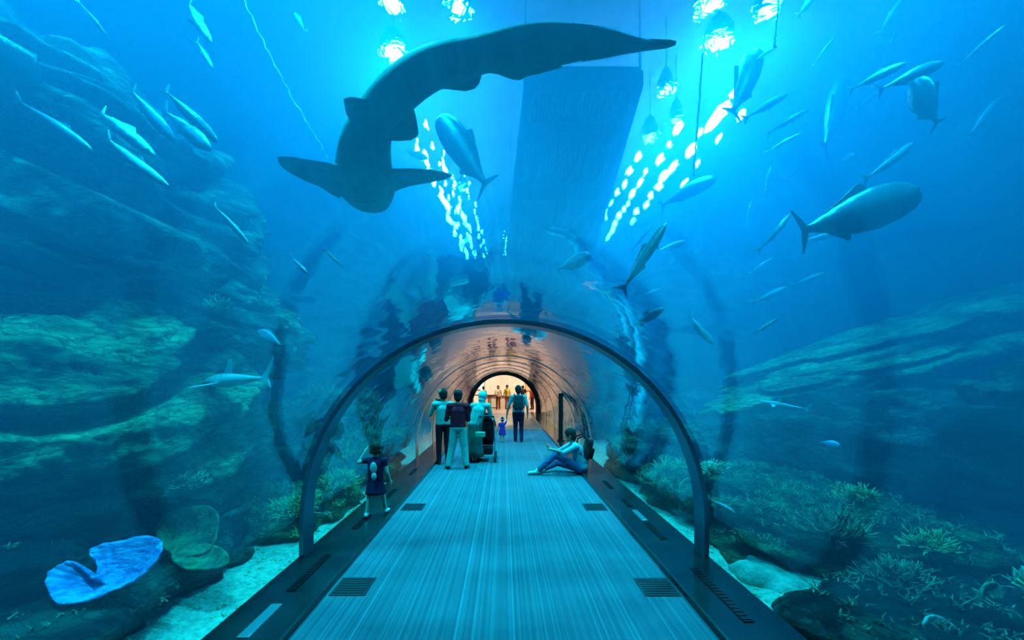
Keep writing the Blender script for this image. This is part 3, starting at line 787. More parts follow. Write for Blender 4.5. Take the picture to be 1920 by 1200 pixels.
m_silver = fish_mat('silver_fish', (0.22, 0.34, 0.40), (0.03, 0.07, 0.10), .22, .1)  # back paler than belly: overhead light painted into the colour
m_bright = fish_mat('lit_back_fish', (0.95, 1.0, 0.96), (0.05, 0.10, 0.14), .2, .1)  # near-white back over dark belly paints the lamp light from above
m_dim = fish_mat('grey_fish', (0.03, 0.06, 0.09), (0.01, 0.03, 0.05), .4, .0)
m_greyb = fish_mat('grey_big_fish', (0.07, 0.11, 0.13), (0.02, 0.04, 0.045), .3, .0)  # big fish too: top light and dark underside set by colour
m_eye = mat('fish_eye', (0.01, 0.01, 0.01), 0.1, spec=0.8)
PROF = {  # (t along body from snout, half height up, half height down, half width)
 'jack': [(0, .006, .006, .005), (.03, .035, .03, .022), (.10, .068, .060, .042), (.22, .098, .090, .058), (.36, .105, .102, .060), (.52, .088, .088, .050), (.68, .058, .058, .034), (.80, .030, .030, .020), (.90, .014, .014, .011), (.93, .016, .016, .008)],
 'long': [(0, .004, .004, .004), (.04, .022, .020, .018), (.12, .042, .038, .030), (.25, .056, .054, .038), (.42, .058, .058, .040), (.60, .048, .048, .034), (.75, .032, .032, .022), (.86, .018, .018, .013), (.92, .012, .012, .008)],
 'round': [(0, .012, .012, .012), (.03, .07, .06, .04), (.12, .15, .13, .07), (.26, .20, .185, .085), (.42, .205, .195, .085), (.58, .16, .155, .065), (.72, .095, .095, .042), (.83, .045, .045, .024), (.91, .03, .03, .012)],
 'heavy': [(0, .03, .03, .03), (.02, .075, .06, .055), (.08, .115, .095, .085), (.20, .145, .125, .10), (.35, .15, .14, .105), (.50, .13, .13, .090), (.65, .095, .10, .065), (.78, .055, .058, .040), (.88, .028, .030, .020), (.93, .026, .026, .010)],
}
def fish_proto(kind, bend, m):
    pr = PROF[kind]
    def sp(t, z, y=0.0):                       # body point: snout at +x
        return Vector((0.5 - t, y + bend * 4 * (t - 0.35) ** 2 * (1 if t > .35 else .4), z))
    bm = bmesh.new(); rings = []
    # densify the profile smoothly
    ts = [i / 26 * 0.93 for i in range(27)]; ts[0] = 0.0
    def val(t, k):
        for a, b in zip(pr[:-1], pr[1:]):
            if a[0] <= t <= b[0] + 1e-9:
                f = (t - a[0]) / (b[0] - a[0]); f = f if t < .05 else f * f * (3 - 2 * f) * .5 + f * .5
                return a[k] + (b[k] - a[k]) * f
        return pr[-1][k]
    for t in ts:
        u, d, w = val(t, 1), val(t, 2), val(t, 3); r = []
        for i in range(16):
            a = 2 * pi * i / 16; s_, c_ = sin(a), cos(a)
            r.append(sp(t, (u if s_ > 0 else d) * s_, w * c_ * (1 - 0.15 * max(s_, 0))))
        rings.append(r)
    loft(bm, rings)
    root = obj(kind + '_fish', bm, m, smooth=True)
    def fin(nm, pts, th=0.006, y=0.0):
        bm = bmesh.new(); ps = [sp(t, z, y) for t, z in pts]
        prism(bm, ps, th, (0, 1, 0)); return obj(nm, bm, m, root)
    hT = {'jack': .13, 'long': .085, 'round': .13, 'heavy': .15}[kind]
    fin('tail_fin', [(.905, .012), (.94, hT * .45), (1.0, hT), (1.01, hT * .98), (.985, hT * .45), (.965, 0), (.985, -hT * .45), (1.01, -hT * .98), (1.0, -hT), (.94, -hT * .45), (.905, -.012)])
    u = val(.4, 1); d = val(.6, 2)
    fin('dorsal_fin', [(.34, u * .9), (.40, u + hT * .38), (.44, u + hT * .30), (.56, val(.56, 1) + hT * .12), (.74, val(.74, 1) + .006), (.74, val(.74, 1) * .6), (.5, val(.5, 1) * .7)])
    fin('anal_fin', [(.56, -d * .9), (.60, -d - hT * .34), (.64, -d - hT * .16), (.76, -val(.76, 2) - .006), (.76, -val(.76, 2) * .6)])
    for s in (-1, 1):
        w = val(.25, 3)
        bm = bmesh.new()
        prism(bm, [sp(.23, -.01, s * w * .9), sp(.27, -.03, s * w * .9), sp(.42, -.065, s * (w + .05)), sp(.40, -.03, s * (w + .05))], .005, (0, 1, 0.3 * s)); obj('pectoral_fin', bm, m, root)
        bm = bmesh.new(); ball(bm, sp(.075, val(.075, 1) * .28, s * val(.075, 3) * .93), (.011, .005, .011), 8, 6); obj('eye', bm, m_eye, root, smooth=True)
    return root
PROTO = {}
def get_fish(kind, bend, m, nm):
    key = (kind, bend, m.name)
    if key not in PROTO:
        o = fish_proto(kind, bend, m); PROTO[key] = o; o.name = nm
        return o
    o = copy_tree(PROTO[key]); o.name = nm
    return o
def place_fish(kind, bend, m, nm, tail, head, label, L=0.62, dz=0.0, group=None, roll=0.0, cat='fish'):
    dp = sqrt((head[0] - tail[0]) ** 2 + (head[1] - tail[1]) ** 2)
    Y = max(2.4, F * L / dp)
    for _ in range(60):
        c = (at(*tail, Y) + at(*head, Y)) / 2
        r = sqrt(c.x ** 2 + max(c.z - ZC, 0) ** 2)
        if r > R_T + 0.25 + dp / F * Y * 0.5: break
        Y *= 1.04
    top = min(tail[1], head[1])
    if top < VY: Y = min(Y, (8.3 - H) * F / (VY - top))
    Y = min(Y, 15.0)
    if group == GL: Y = min(Y, 4.3)
    bot = max(tail[1], head[1])
    if bot > VY: Y = min(Y, 1.5 * F / (bot - VY))
    if bot > 600 and kind != 'heavy': Y = min(Y, 5.2)
    a, b = at(*tail, Y * (1 - dz)), at(*head, Y * (1 + dz))
    d = b - a; Ls = d.length
    o = get_fish(kind, bend, m, nm)
    x = d.normalized(); up = Vector((0, 0, 1))
    if abs(x.z) > .97: up = Vector((0, -1, 0))
    y = up.cross(x).normalized(); z = x.cross(y)
    R = Matrix((x, y, z)).transposed() @ Matrix.Rotation(roll, 3, 'X')
    o.rotation_mode = 'QUATERNION'; o.rotation_quaternion = R.to_quaternion()
    o.location = (a + b) / 2; o.scale = (Ls,) * 3
    tag(o, label, cat, group); return o
GL_ = 0
S_, B_, D_, G_ = m_silver, m_bright, m_dim, m_greyb
GL, GR = 'silver fish by the rock cliff', 'school of fish over the seated man side'
FISH = [
 # kind bend mat tail head label  (group)
 ('long', .05, B_, (168, 196), (290, 292), 'brightest slender fish by the cliff, arching down, upper of a close pair', GL),
 ('long', .05, B_, (182, 252), (316, 350), 'bright slender fish by the cliff with a lit back, lower of a close pair', GL),
 ('jack', .05, S_, (236, 160), (326, 264), 'deep-bodied pale fish diving between the bright pair and the forked-tail fish', GL),
 ('jack', .05, S_, (302, 160), (408, 268), 'silver fish with an upraised forked tail, diving along the cliff', GL),
 ('jack', .0, S_, (306, 205), (396, 282), 'smaller silver fish diving just under the forked-tail one', GL),
 ('long', -.05, S_, (40, 192), (176, 284), 'slim dull fish with a long forked tail high at the cliff', GL),
 ('long', .05, S_, (142, -6), (202, 70), 'thin fish at the top edge above the cliff', GL),
 ('long', .05, B_, (340, -8), (396, 80), 'thin bright fish diving from the top edge', GL),
 ('long', .0, S_, (368, 75), (400, 130), 'faint thin fish just below the bright one at the top edge', GL),
 ('long', .0, S_, (340, 62), (368, 84), 'very small faint fish near the top edge beside two thin ones', GL),
 ('long', .07, B_, (398, 380), (470, 462), 'curved thin bright fish below the cliff shoulder', GL),
 ('long', .0, S_, (544, 480), (578, 514), 'faint short fish in open water between cliff and tunnel', GL),
 ('long', .0, S_, (606, 466), (642, 500), 'faint small fish in open water above the tunnel flank', GL),
 ('round', .0, S_, (532, 650), (478, 626), 'pale round-bodied fish beside the dark reflected band', None),
 ('long', .0, S_, (728, 573), (768, 584), 'little pale fish just above the near metal ring', None),
 ('jack', .0, D_, (878, 608), (896, 572), 'tiny dark fish over the top of the near ring', None),
 ('jack', .0, B_, (574, 62), (550, 24), 'small glinting fish upright near the pale rope', None),
 ('heavy', .04, D_, (922, 356), (824, 224), 'big blurred grey fish diving behind the shark\'s fin', None),
 ('jack', .0, D_, (758, 282), (802, 298), 'faint small fish between the shark\'s fins', None),
 ('round', .0, S_, (1044, 506), (1108, 478), 'pale outlined fish under the dark gantry', None),
 ('heavy', .0, D_, (1545, 282), (1582, 152), 'broad dim fish swimming steeply upward below the bright pair', GR),
 ('jack', .04, B_, (1592, 168), (1700, 118), 'brightest fish of the school, lit along its back', GR),
 ('jack', .04, S_, (1650, 166), (1772, 116), 'pale fish just behind the brightest one', GR),
 ('long', .0, B_, (1606, 206), (1650, 166), 'short bright sliver of a fish under the brightest one', GR),
 ('round', .0, D_, (1760, 235), (1712, 152), 'round dim fish head high in the school', GR),
 ('long', .04, B_, (1523, 122), (1566, 68), 'short bright fish alone above the school', GR),
 ('long', .0, S_, (1648, 64), (1692, -4), 'thin fish at the top edge over the school', GR),
 ('long', .0, B_, (1496, 30), (1532, -14), 'bright thick fish tail at the top edge by the lamps', GR),
 ('long', .04, S_, (1798, 122), (1886, 46), 'long thin fish climbing at the top corner', GR),
 ('long', .04, S_, (1816, 156), (1868, 98), 'thin fish climbing just under the top corner one', GR),
 ('long', .0, S_, (1900, 128), (1926, 84), 'fish cut by the frame edge, upper of two', GR),
 ('long', .0, S_, (1894, 212), (1928, 170), 'fish cut by the frame edge, lower of two', GR),
 ('long', .06, B_, (1436, 284), (1506, 248), 'bright arched fish at the inner side of the school', GR),
 ('long', .06, S_, (1442, 246), (1518, 204), 'arched fish just above the bright arched one', GR),
 ('long', .06, S_, (1402, 216), (1478, 176), 'arched pale fish beside the lamp glints', GR),
 ('heavy', .05, D_, (1236, 384), (1342, 334), 'big dim fish with a raised fin under the lamp glints', GR),
 ('jack', .0, D_, (1432, 378), (1446, 312), 'dark upright fish in the middle of the school', GR),
 ('jack', .0, D_, (1398, 430), (1412, 374), 'dark upright fish below and inside the other upright one', GR),
 ('long', .04, S_, (1466, 346), (1502, 308), 'small pale fish between the upright one and the big grey fish', GR),
 ('long', .04, S_, (1450, 340), (1478, 318), 'small faint fish touching the upright dark one', GR),
 ('long', .07, S_, (1426, 470), (1486, 398), 'long curved fish just behind the big grey fish\'s tail', GR),
 ('heavy', -.03, G_, (1484, 440), (1716, 368), 'large grey fish with a forked dark tail, biggest of the school', GR),
 ('jack', .0, D_, (1502, 452), (1584, 436), 'dark fish hidden under the large grey fish\'s belly', GR),
 ('long', .0, B_, (1690, 348), (1746, 328), 'short bright fish over the large grey fish\'s head', GR),
 ('jack', .03, D_, (1232, 470), (1288, 453), 'small dark leaf-shaped fish alone beyond the lamp glints', GR),
 ('long', .0, D_, (1164, 548), (1250, 418), 'long dark steep fish, lower of a parallel pair', GR),
 ('long', .0, D_, (1184, 470), (1222, 426), 'short dark steep fish, upper of a parallel pair', GR),
 ('jack', .0, D_, (1174, 618), (1246, 578), 'dark fish at the near ring\'s shoulder', GR),
 ('long', .05, S_, (1632, 334), (1716, 266), 'thin faint fish above the large grey fish', GR),
 ('heavy', .0, S_, (1932, 266), (1826, 260), 'pale fish entering at the frame edge, facing the tunnel', GR),
 ('jack', .0, D_, (1816, 256), (1880, 180), 'dim fish climbing by the frame edge', GR),
 ('long', .06, S_, (1490, 534), (1552, 510), 'faint arched fish lowest in the open water', GR),
 ('long', .06, S_, (1418, 566), (1478, 538), 'faint arched fish over the reflected band', GR),
 ('long', .05, B_, (1404, 512), (1452, 482), 'pale fish with a bright nose under the curved one', GR),
 ('long', .0, S_, (1372, 532), (1402, 510), 'tiny faint fish trailing the bright-nosed one', GR),
 ('long', .0, S_, (1416, 624), (1458, 598), 'small pale fish above the green shelf tip', GR),
 ('jack', .05, S_, (1288, 590), (1338, 646), 'pale fish diving toward the reflected dark band', GR),
 ('long', .05, B_, (1200, 556), (1244, 540), 'small bright fish above the near ring\'s shoulder', GR),
 ('long', .0, S_, (1164, 580), (1200, 562), 'faint small fish beside the bright one over the ring', GR),
 ('long', .0, S_, (1250, 510), (1266, 484), 'tiny pale fish under the dark leaf-shaped one', GR),
 ('round', .0, B_, (1576, 300), (1602, 290), 'tiny rounded fish with a greenish lit back', GR),
 ('long', .05, B_, (1414, 112), (1460, 86), 'bright fin-like fish next to the thick pale rope', GR),
 ('heavy', .0, D_, (1372, 216), (1420, 96), 'wide blurred dim fish beside the bright lamps', GR),
 ('long', .0, S_, (1740, 56), (1772, 34), 'tiny faint fish near the top, inner one', GR),
 ('long', .0, S_, (1702, 100), (1748, 64), 'faint thin fish near the top, beside the tiny one', GR),
 ('jack', .0, B_, (1668, 82), (1682, 62), 'tiny glinting fish near the top of the school', GR),
 ('long', .05, B_, (1334, 938), (1380, 964), 'thin bright fish passing the near ring low by the coral mound', None),
 ('round', .0, fish_mat('blue_fish', (0.15, 0.55, 0.9), (0.3, 0.6, 0.9)), (1538, 828), (1576, 836), 'little blue fish in front of the dark rock wall', None),
 ('long', .0, S_, (1180, 706), (1152, 700), 'tiny fish reflected-light pale beside the far rings', None),
]
KN = {'long': 'slender_fish', 'jack': 'jack_fish', 'round': 'round_fish', 'heavy': 'large_fish'}
LEN = {'long': .84, 'jack': .86, 'round': .60, 'heavy': 1.5}
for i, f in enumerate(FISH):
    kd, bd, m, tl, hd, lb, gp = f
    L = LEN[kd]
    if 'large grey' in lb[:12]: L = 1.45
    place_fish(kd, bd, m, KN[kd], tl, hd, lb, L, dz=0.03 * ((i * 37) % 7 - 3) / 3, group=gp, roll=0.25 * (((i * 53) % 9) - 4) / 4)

# ------------------------------------------------------------------ small sharks and a ray
m_shark = fish_mat('reef_shark_skin', (0.25, 0.34, 0.36), (0.45, 0.55, 0.55), .5, .0)
def small_shark(label, tail, head, L, dz=0.0, nm='reef_shark'):
    pr = [(0, .004, .012), (.05, .02, .032), (.14, .038, .050), (.28, .055, .062), (.42, .052, .056), (.60, .034, .036), (.76, .018, .018), (.88, .010, .009)]
    bm = bmesh.new(); rings = []
    for t, h, w in pr:
        rings.append([Vector((.5 - t, w * cos(2 * pi * i / 14), h * sin(2 * pi * i / 14))) for i in range(14)])
    loft(bm, rings); root = obj(nm, bm, m_shark, smooth=True)
    sb = root.modifiers.new('s', 'SUBSURF'); sb.levels = sb.render_levels = 1
    def fin(n_, pts, nrm, th=.006):
        bm = bmesh.new(); prism(bm, pts, th, nrm); obj(n_, bm, m_shark, root)
    fin('dorsal_fin', [(.17, 0, .045), (.09, 0, .15), (.05, 0, .14), (.06, 0, .045)], (0, 1, 0))
    fin('tail_fin', [(-.36, 0, .01), (-.42, 0, .05), (-.52, 0, .14), (-.50, 0, .08), (-.44, 0, .0), (-.47, 0, -.06), (-.38, 0, -.012)], (0, 1, 0))
    for s in (-1, 1):
        fin('pectoral_fin', [(.24, s * .05, -.02), (.10, s * .24, -.05), (.07, s * .23, -.05), (.13, s * .05, -.02)], (0, 0, 1))
        bm = bmesh.new(); ball(bm, (.44, s * .030, .012), (.006, .004, .006), 8, 6); obj('eye', bm, m_eye, root)
    dp = sqrt((head[0] - tail[0]) ** 2 + (head[1] - tail[1]) ** 2); Y = F * L / dp
    a, b = at(*tail, Y * (1 - dz)), at(*head, Y * (1 + dz)); d = b - a; x = d.normalized(); y = Vector((0, 0, 1)).cross(x).normalized(); z = x.cross(y)
    root.rotation_mode = 'QUATERNION'; root.rotation_quaternion = Matrix((x, y, z)).transposed().to_quaternion()
    root.location = (a + b) / 2; root.scale = (d.length,) * 3; tag(root, label, 'shark'); return root
small_shark('pale small reef shark gliding past the green boulder', (512, 708), (384, 716), .70, .10)
small_shark('pale small reef shark over the low ridge under the green shelf tip', (1520, 768), (1424, 752), .66, .05)
# ray high at the cliff
bm = bmesh.new()
wing = [(0.5, 0), (0.44, .08), (0.36, .20), (0.22, .40), (0.06, .62), (-.10, .82), (-.13, .80), (-.10, .55), (-.16, .30), (-.26, .12), (-.34, 0)]
full = wing + [(x, -y) for x, y in wing[-2:0:-1]]
rows = []
for k, f in enumerate((1, .8, .55, .3)):
    rows.append([Vector((x * f + .02 * (1 - f), y * f, (1 - f) ** .7 * .10 + .10 * (abs(y) * f) ** 2)) for x, y in full])
rowb = [[Vector((p.x, p.y, p.z - 2 * ((1 - f) ** .7) * .085 - .004)) for p in r] for r, f in zip(rows, (1, .8, .55, .3))]
vt = [[bm.verts.new(p) for p in r] for r in rows]; vb = [[bm.verts.new(p) for p in r] for r in rowb]
n = len(full)
for i in range(n):
    j = (i + 1) % n
    for a, b in zip(vt[:-1], vt[1:]): bm.faces.new((a[i], a[j], b[j], b[i]))
    for a, b in zip(vb[:-1], vb[1:]): bm.faces.new((a[i], b[i], b[j], a[j]))
    bm.faces.new((vt[0][i], vb[0][i], vb[0][j], vt[0][j]))
bm.faces.new(vt[-1]); bm.faces.new(vb[-1])
ray = obj('stingray', bm, m_greyb, smooth=True)
bm = bmesh.new(); tube(bm, [(-.30, 0, 0), (-.6, .02, .01), (-1.0, -.03, .02), (-1.4, .05, .0)], [.022, .014, .008, .003], 8); obj('tail', bm, m_shark, ray, smooth=True)
for s in (-1, 1):
    bm = bmesh.new(); ball(bm, (.24, s * .07, .07), (.03, .02, .025), 10, 7); obj('eye', bm, m_eye, ray)
ray.location = at(8, 140, 3.7); ray.scale = (.75,) * 3; ray.rotation_euler = (radians(-50), radians(-58), radians(55))
tag(ray, 'pale ray with raised triangular wing at the top of the cliff', 'ray')

# ------------------------------------------------------------------ the big shark overhead
ZS = 3.9
msh, nt, out = new_mat('big_shark_skin')
tc = nt.nodes.new('ShaderNodeTexCoord')
vo = N(nt, 'ShaderNodeTexVoronoi', {'Vector': tc.outputs['Object'], 'Scale': 16})
nz = N(nt, 'ShaderNodeTexNoise', {'Vector': tc.outputs['Object'], 'Scale': 4, 'Detail': 6})
r = ramp(nt, nz.outputs[0], [(0.3, (0.13, 0.16, 0.11)), (0.7, (0.22, 0.25, 0.17))])
bp = N(nt, 'ShaderNodeBump', {'Height': vo.outputs['Distance'], 'Strength': 0.3, 'Distance': 0.01})
b = N(nt, 'ShaderNodeBsdfPrincipled', {'Base Color': r.outputs[0], 'Roughness': 0.6, 'Specular IOR Level': 0.3, 'Normal': bp})
nt.links.new(b.outputs[0], out.inputs[0])
EDGE = [((492, 955), (520, 958)), ((450, 940), (572, 955)), ((400, 900), (606, 928)), ((352, 845), (632, 865)), ((345, 780), (622, 800)), ((356, 710), (610, 725)), ((366, 640), (608, 660)), ((390, 580), (614, 600)),
 ((430, 520), (640, 548)), ((480, 445), (690, 500)), ((540, 370), (750, 445)), ((620, 300), (810, 402)), ((720, 235), (872, 372)), ((830, 197), (958, 350)), ((960, 180), (1050, 318)), ((1090, 140), (1140, 322)),
 ((1200, 112), (1230, 320)), ((1320, 102), (1340, 300)), ((1450, 106), (1468, 272)), ((1600, 142), (1618, 240)), ((1750, 185), (1762, 222)), ((1846, 203), (1850, 214))]
HT = [.10, .26, .30, .34, .42, .50, .58, .62, .66, .68, .68, .64, .58, .50, .42, .36, .30, .26, .22, .20, .2, .2]
def cpx(p): return (480 + p[0] / 2.4, p[1] / 2.4)
spine = []
for (a, b2), h in zip(EDGE, HT):
    A = on_z(*cpx(a), ZS); Bp = on_z(*cpx(b2), ZS); spine.append((A, Bp, h))
bm = bmesh.new(); rings = []
for A, Bp, h in spine:
    c = (A + Bp) / 2; hw = (Bp - A) / 2; w = hw.length
    rings.append([c + hw * cos(2 * pi * i / 24) + Vector((0, 0, (h * w) * sin(2 * pi * i / 24) * (1.25 if sin(2 * pi * i / 24) > 0 else .8))) for i in range(24)])
loft(bm, rings)
org = spine[8][0].lerp(spine[8][1], .5)
shark = empty('zebra_shark', org); tag(shark, 'huge dark shark seen from below, swimming over the glass tunnel', 'shark')
bmesh.ops.translate(bm, verts=bm.verts, vec=-org)
bo = obj('body', bm, msh, shark, smooth=True); sb = bo.modifiers.new('s', 'SUBSURF'); sb.levels = sb.render_levels = 2
def sfin(nm, pts, dz0, dz1, th=.035, hub=None):
    """tapered fin: outline in the crop's pixels, thick in the middle, thin at the rim"""
    P = [on_z(*cpx(p), ZS) for p in pts]; n = len(P)
    c = sum(P, Vector()) / n
    hubp = on_z(*cpx(hub), ZS) if hub else c
    mx_ = max((p - hubp).length for p in P)
    def zo(p): return dz0 + (dz1 - dz0) * ((p - hubp).length / mx_)
    bm = bmesh.new(); T = []; B = []
    for f in (1, .85, .5):
        T.append([bm.verts.new(c.lerp(p, f) + Vector((0, 0, zo(c.lerp(p, f)) + th * (1 - f) ** .5 * .5 + .003)) - org) for p in P])
        B.append([bm.verts.new(c.lerp(p, f) + Vector((0, 0, zo(c.lerp(p, f)) - th * (1 - f) ** .5 * .5 - .003)) - org) for p in P])
    for i in range(n):
        j = (i + 1) % n
        for a, b2 in zip(T[:-1], T[1:]): bm.faces.new((a[i], a[j], b2[j], b2[i]))
        for a, b2 in zip(B[:-1], B[1:]): bm.faces.new((a[i], b2[i], b2[j], a[j]))
        bm.faces.new((T[0][i], B[0][i], B[0][j], T[0][j]))
    bm.faces.new(T[-1]); bm.faces.new(B[-1])
    return obj(nm, bm, msh, shark, smooth=False)
sfin('pectoral_fin', [(400, 712), (355, 712), (300, 695), (230, 680), (160, 660), (95, 653), (98, 672), (112, 700), (140, 728), (175, 752), (225, 782), (280, 806), (330, 838), (375, 860), (440, 800)], -.03, -.10, .07, (400, 780))
sfin('pectoral_fin', [(545, 745), (610, 732), (700, 724), (780, 722), (845, 730), (886, 742), (850, 765), (800, 782), (740, 798), (690, 812), (640, 832), (600, 850), (540, 800)], -.03, -.10, .07, (560, 790))
sfin('pelvic_fin', [(394, 436), (425, 424), (500, 430), (590, 440), (600, 500), (520, 530), (424, 545), (404, 500)], -.05, .0, .05, (520, 480))
sfin('pelvic_fin', [(560, 540), (640, 500), (708, 478), (722, 530), (732, 590), (728, 604), (700, 622), (650, 622), (606, 620), (560, 600)], -.05, .0, .05, (590, 560))
sfin('dorsal_fin', [(740, 370), (760, 412), (790, 402), (850, 400), (900, 408), (945, 416), (985, 408), (1005, 385), (1015, 350), (1027, 318), (980, 290), (860, 330)], .0, .02, .05, (850, 360))
sfin('anal_fin', [(1000, 280), (1026, 320), (1080, 328), (1120, 345), (1160, 357), (1192, 357), (1222, 340), (1300, 322), (1380, 300), (1200, 250)], .0, .0, .05, (1120, 290))
sfin('tail_fin', [(1400, 130), (1420, 104), (1520, 115), (1620, 140), (1720, 170), (1800, 192), (1850, 202), (1892, 186), (1888, 202), (1848, 216), (1760, 226), (1660, 242), (1560, 262), (1470, 276), (1440, 220)], .0, .0, .05, (1450, 190))
bm = bmesh.new()
mc_ = on_z(*cpx((490, 870)), ZS); pts = [mc_ + Vector((0.11 * cos(a), 0.035 * sin(a), -.085)) - org for a in [pi * i / 10 for i in range(11)]]
tube(bm, pts, .008, 6); obj('mouth', bm, m_eye, shark)
for px, py in ((366, 838), (618, 858)):
    e = on_z(*cpx((px, py)), ZS); bm = bmesh.new(); ball(bm, e + Vector((0, 0, .02)) - org, (.018, .018, .018), 10, 7); obj('eye', bm, m_eye, shark)
# ------------------------------------------------------------------ people
def cloth(name, col, rough=0.85, vary=0.2): return mat(name, col, rough, spec=0.2, vary=vary, scale=7, bump=0.25, bscale=30, dist=0.01)
m_skin = mat('skin', (0.36, 0.22, 0.15), 0.6, spec=0.35); m_skin2 = mat('skin_light', (0.52, 0.38, 0.30), 0.55, spec=0.35)
m_hairD = mat('dark_hair', (0.010, 0.006, 0.005), 0.85, bump=0.5, bscale=60, dist=0.004)
m_eyew = mat('eye_white', (0.8, 0.8, 0.8), 0.2); m_lip = mat('lips', (0.45, 0.16, 0.13), 0.5)

def remeshed(name, bm, m, parent, vox, smooth=6):
    o = obj(name, bm, m, parent, smooth=True)
    r = o.modifiers.new('r', 'REMESH'); r.mode = 'VOXEL'; r.voxel_size = vox; r.use_smooth_shade = True
    if smooth:
        s = o.modifiers.new('s', 'SMOOTH'); s.iterations = smooth; s.factor = 0.5
    return o

def standing(h=1.7, head=1.0):
    # joints of an upright figure, in shares of its height
    J = dict(pelvis=(0, 0, .525), waist=(0, 0, .61), chest=(0, .005, .73), neck=(0, 0, .825), head=(0, .012, .925 if head <= 1 else 1 - .078 * head),
             shL=(-.112, 0, .795), elL=(-.145, -.012, .625), wrL=(-.150, .025, .475), shR=(.112, 0, .795), elR=(.145, -.012, .625), wrR=(.150, .025, .475),
             hpL=(-.050, 0, .505), knL=(-.055, .012, .280), anL=(-.057, -.012, .045), toL=(-.066, .085, .020),
             hpR=(.050, 0, .505), knR=(.055, .012, .280), anR=(.057, -.012, .045), toR=(.066, .085, .020))
    return {k: Vector(v) * h for k, v in J.items()}

def hand(bm, wr, el, h, side, curl=0.5, aim=None):
    """palm, four curled fingers of unequal length and a thumb leaving the side of the palm"""
    d = (aim if aim is not None else (wr - el)).normalized(); u, v = frame_of(d)
    s = h / 1.7; across = (u if abs(u.y) > abs(v.y) else v)
    if across.dot(Vector((0, 1, 0))) < 0: across = -across
    palmn = d.cross(across).normalized() * side
    p0 = wr; p1 = wr + d * .085 * s
    for k in (-1, 0, 1):
        cone(bm, p0 + across * k * .012 * s, p1 + across * k * .024 * s, .017 * s, .0145 * s, 8)
    for k, L in zip((-1.5, -.5, .5, 1.5), (.062, .074, .082, .074)):
        a = p1 + across * k * .019 * s; r = .0088 * s
        c1 = curl * .8; dd = (d * cos(c1) + palmn * sin(c1)); b1 = a + dd * L * .45 * s
        c2 = curl * 1.9; d2 = (d * cos(c2) + palmn * sin(c2)); b2 = b1 + d2 * L * .33 * s
        c3 = curl * 2.7; d3 = (d * cos(c3) + palmn * sin(c3)); b3 = b2 + d3 * L * .24 * s
        cone(bm, a, b1, r, r * .95, 8); cone(bm, b1, b2, r * .95, r * .85, 8); cone(bm, b2, b3, r * .85, r * .7, 8)
    t0 = wr + d * .028 * s + across * .024 * s; td = (d * .6 + across * .75 + palmn * .25).normalized()
    t1 = t0 + td * .034 * s; t2 = t1 + (td * .6 + d * .6).normalized() * .028 * s
    cone(bm, t0, t1, .0125 * s, .0105 * s, 8); cone(bm, t1, t2, .0105 * s, .0085 * s, 8)

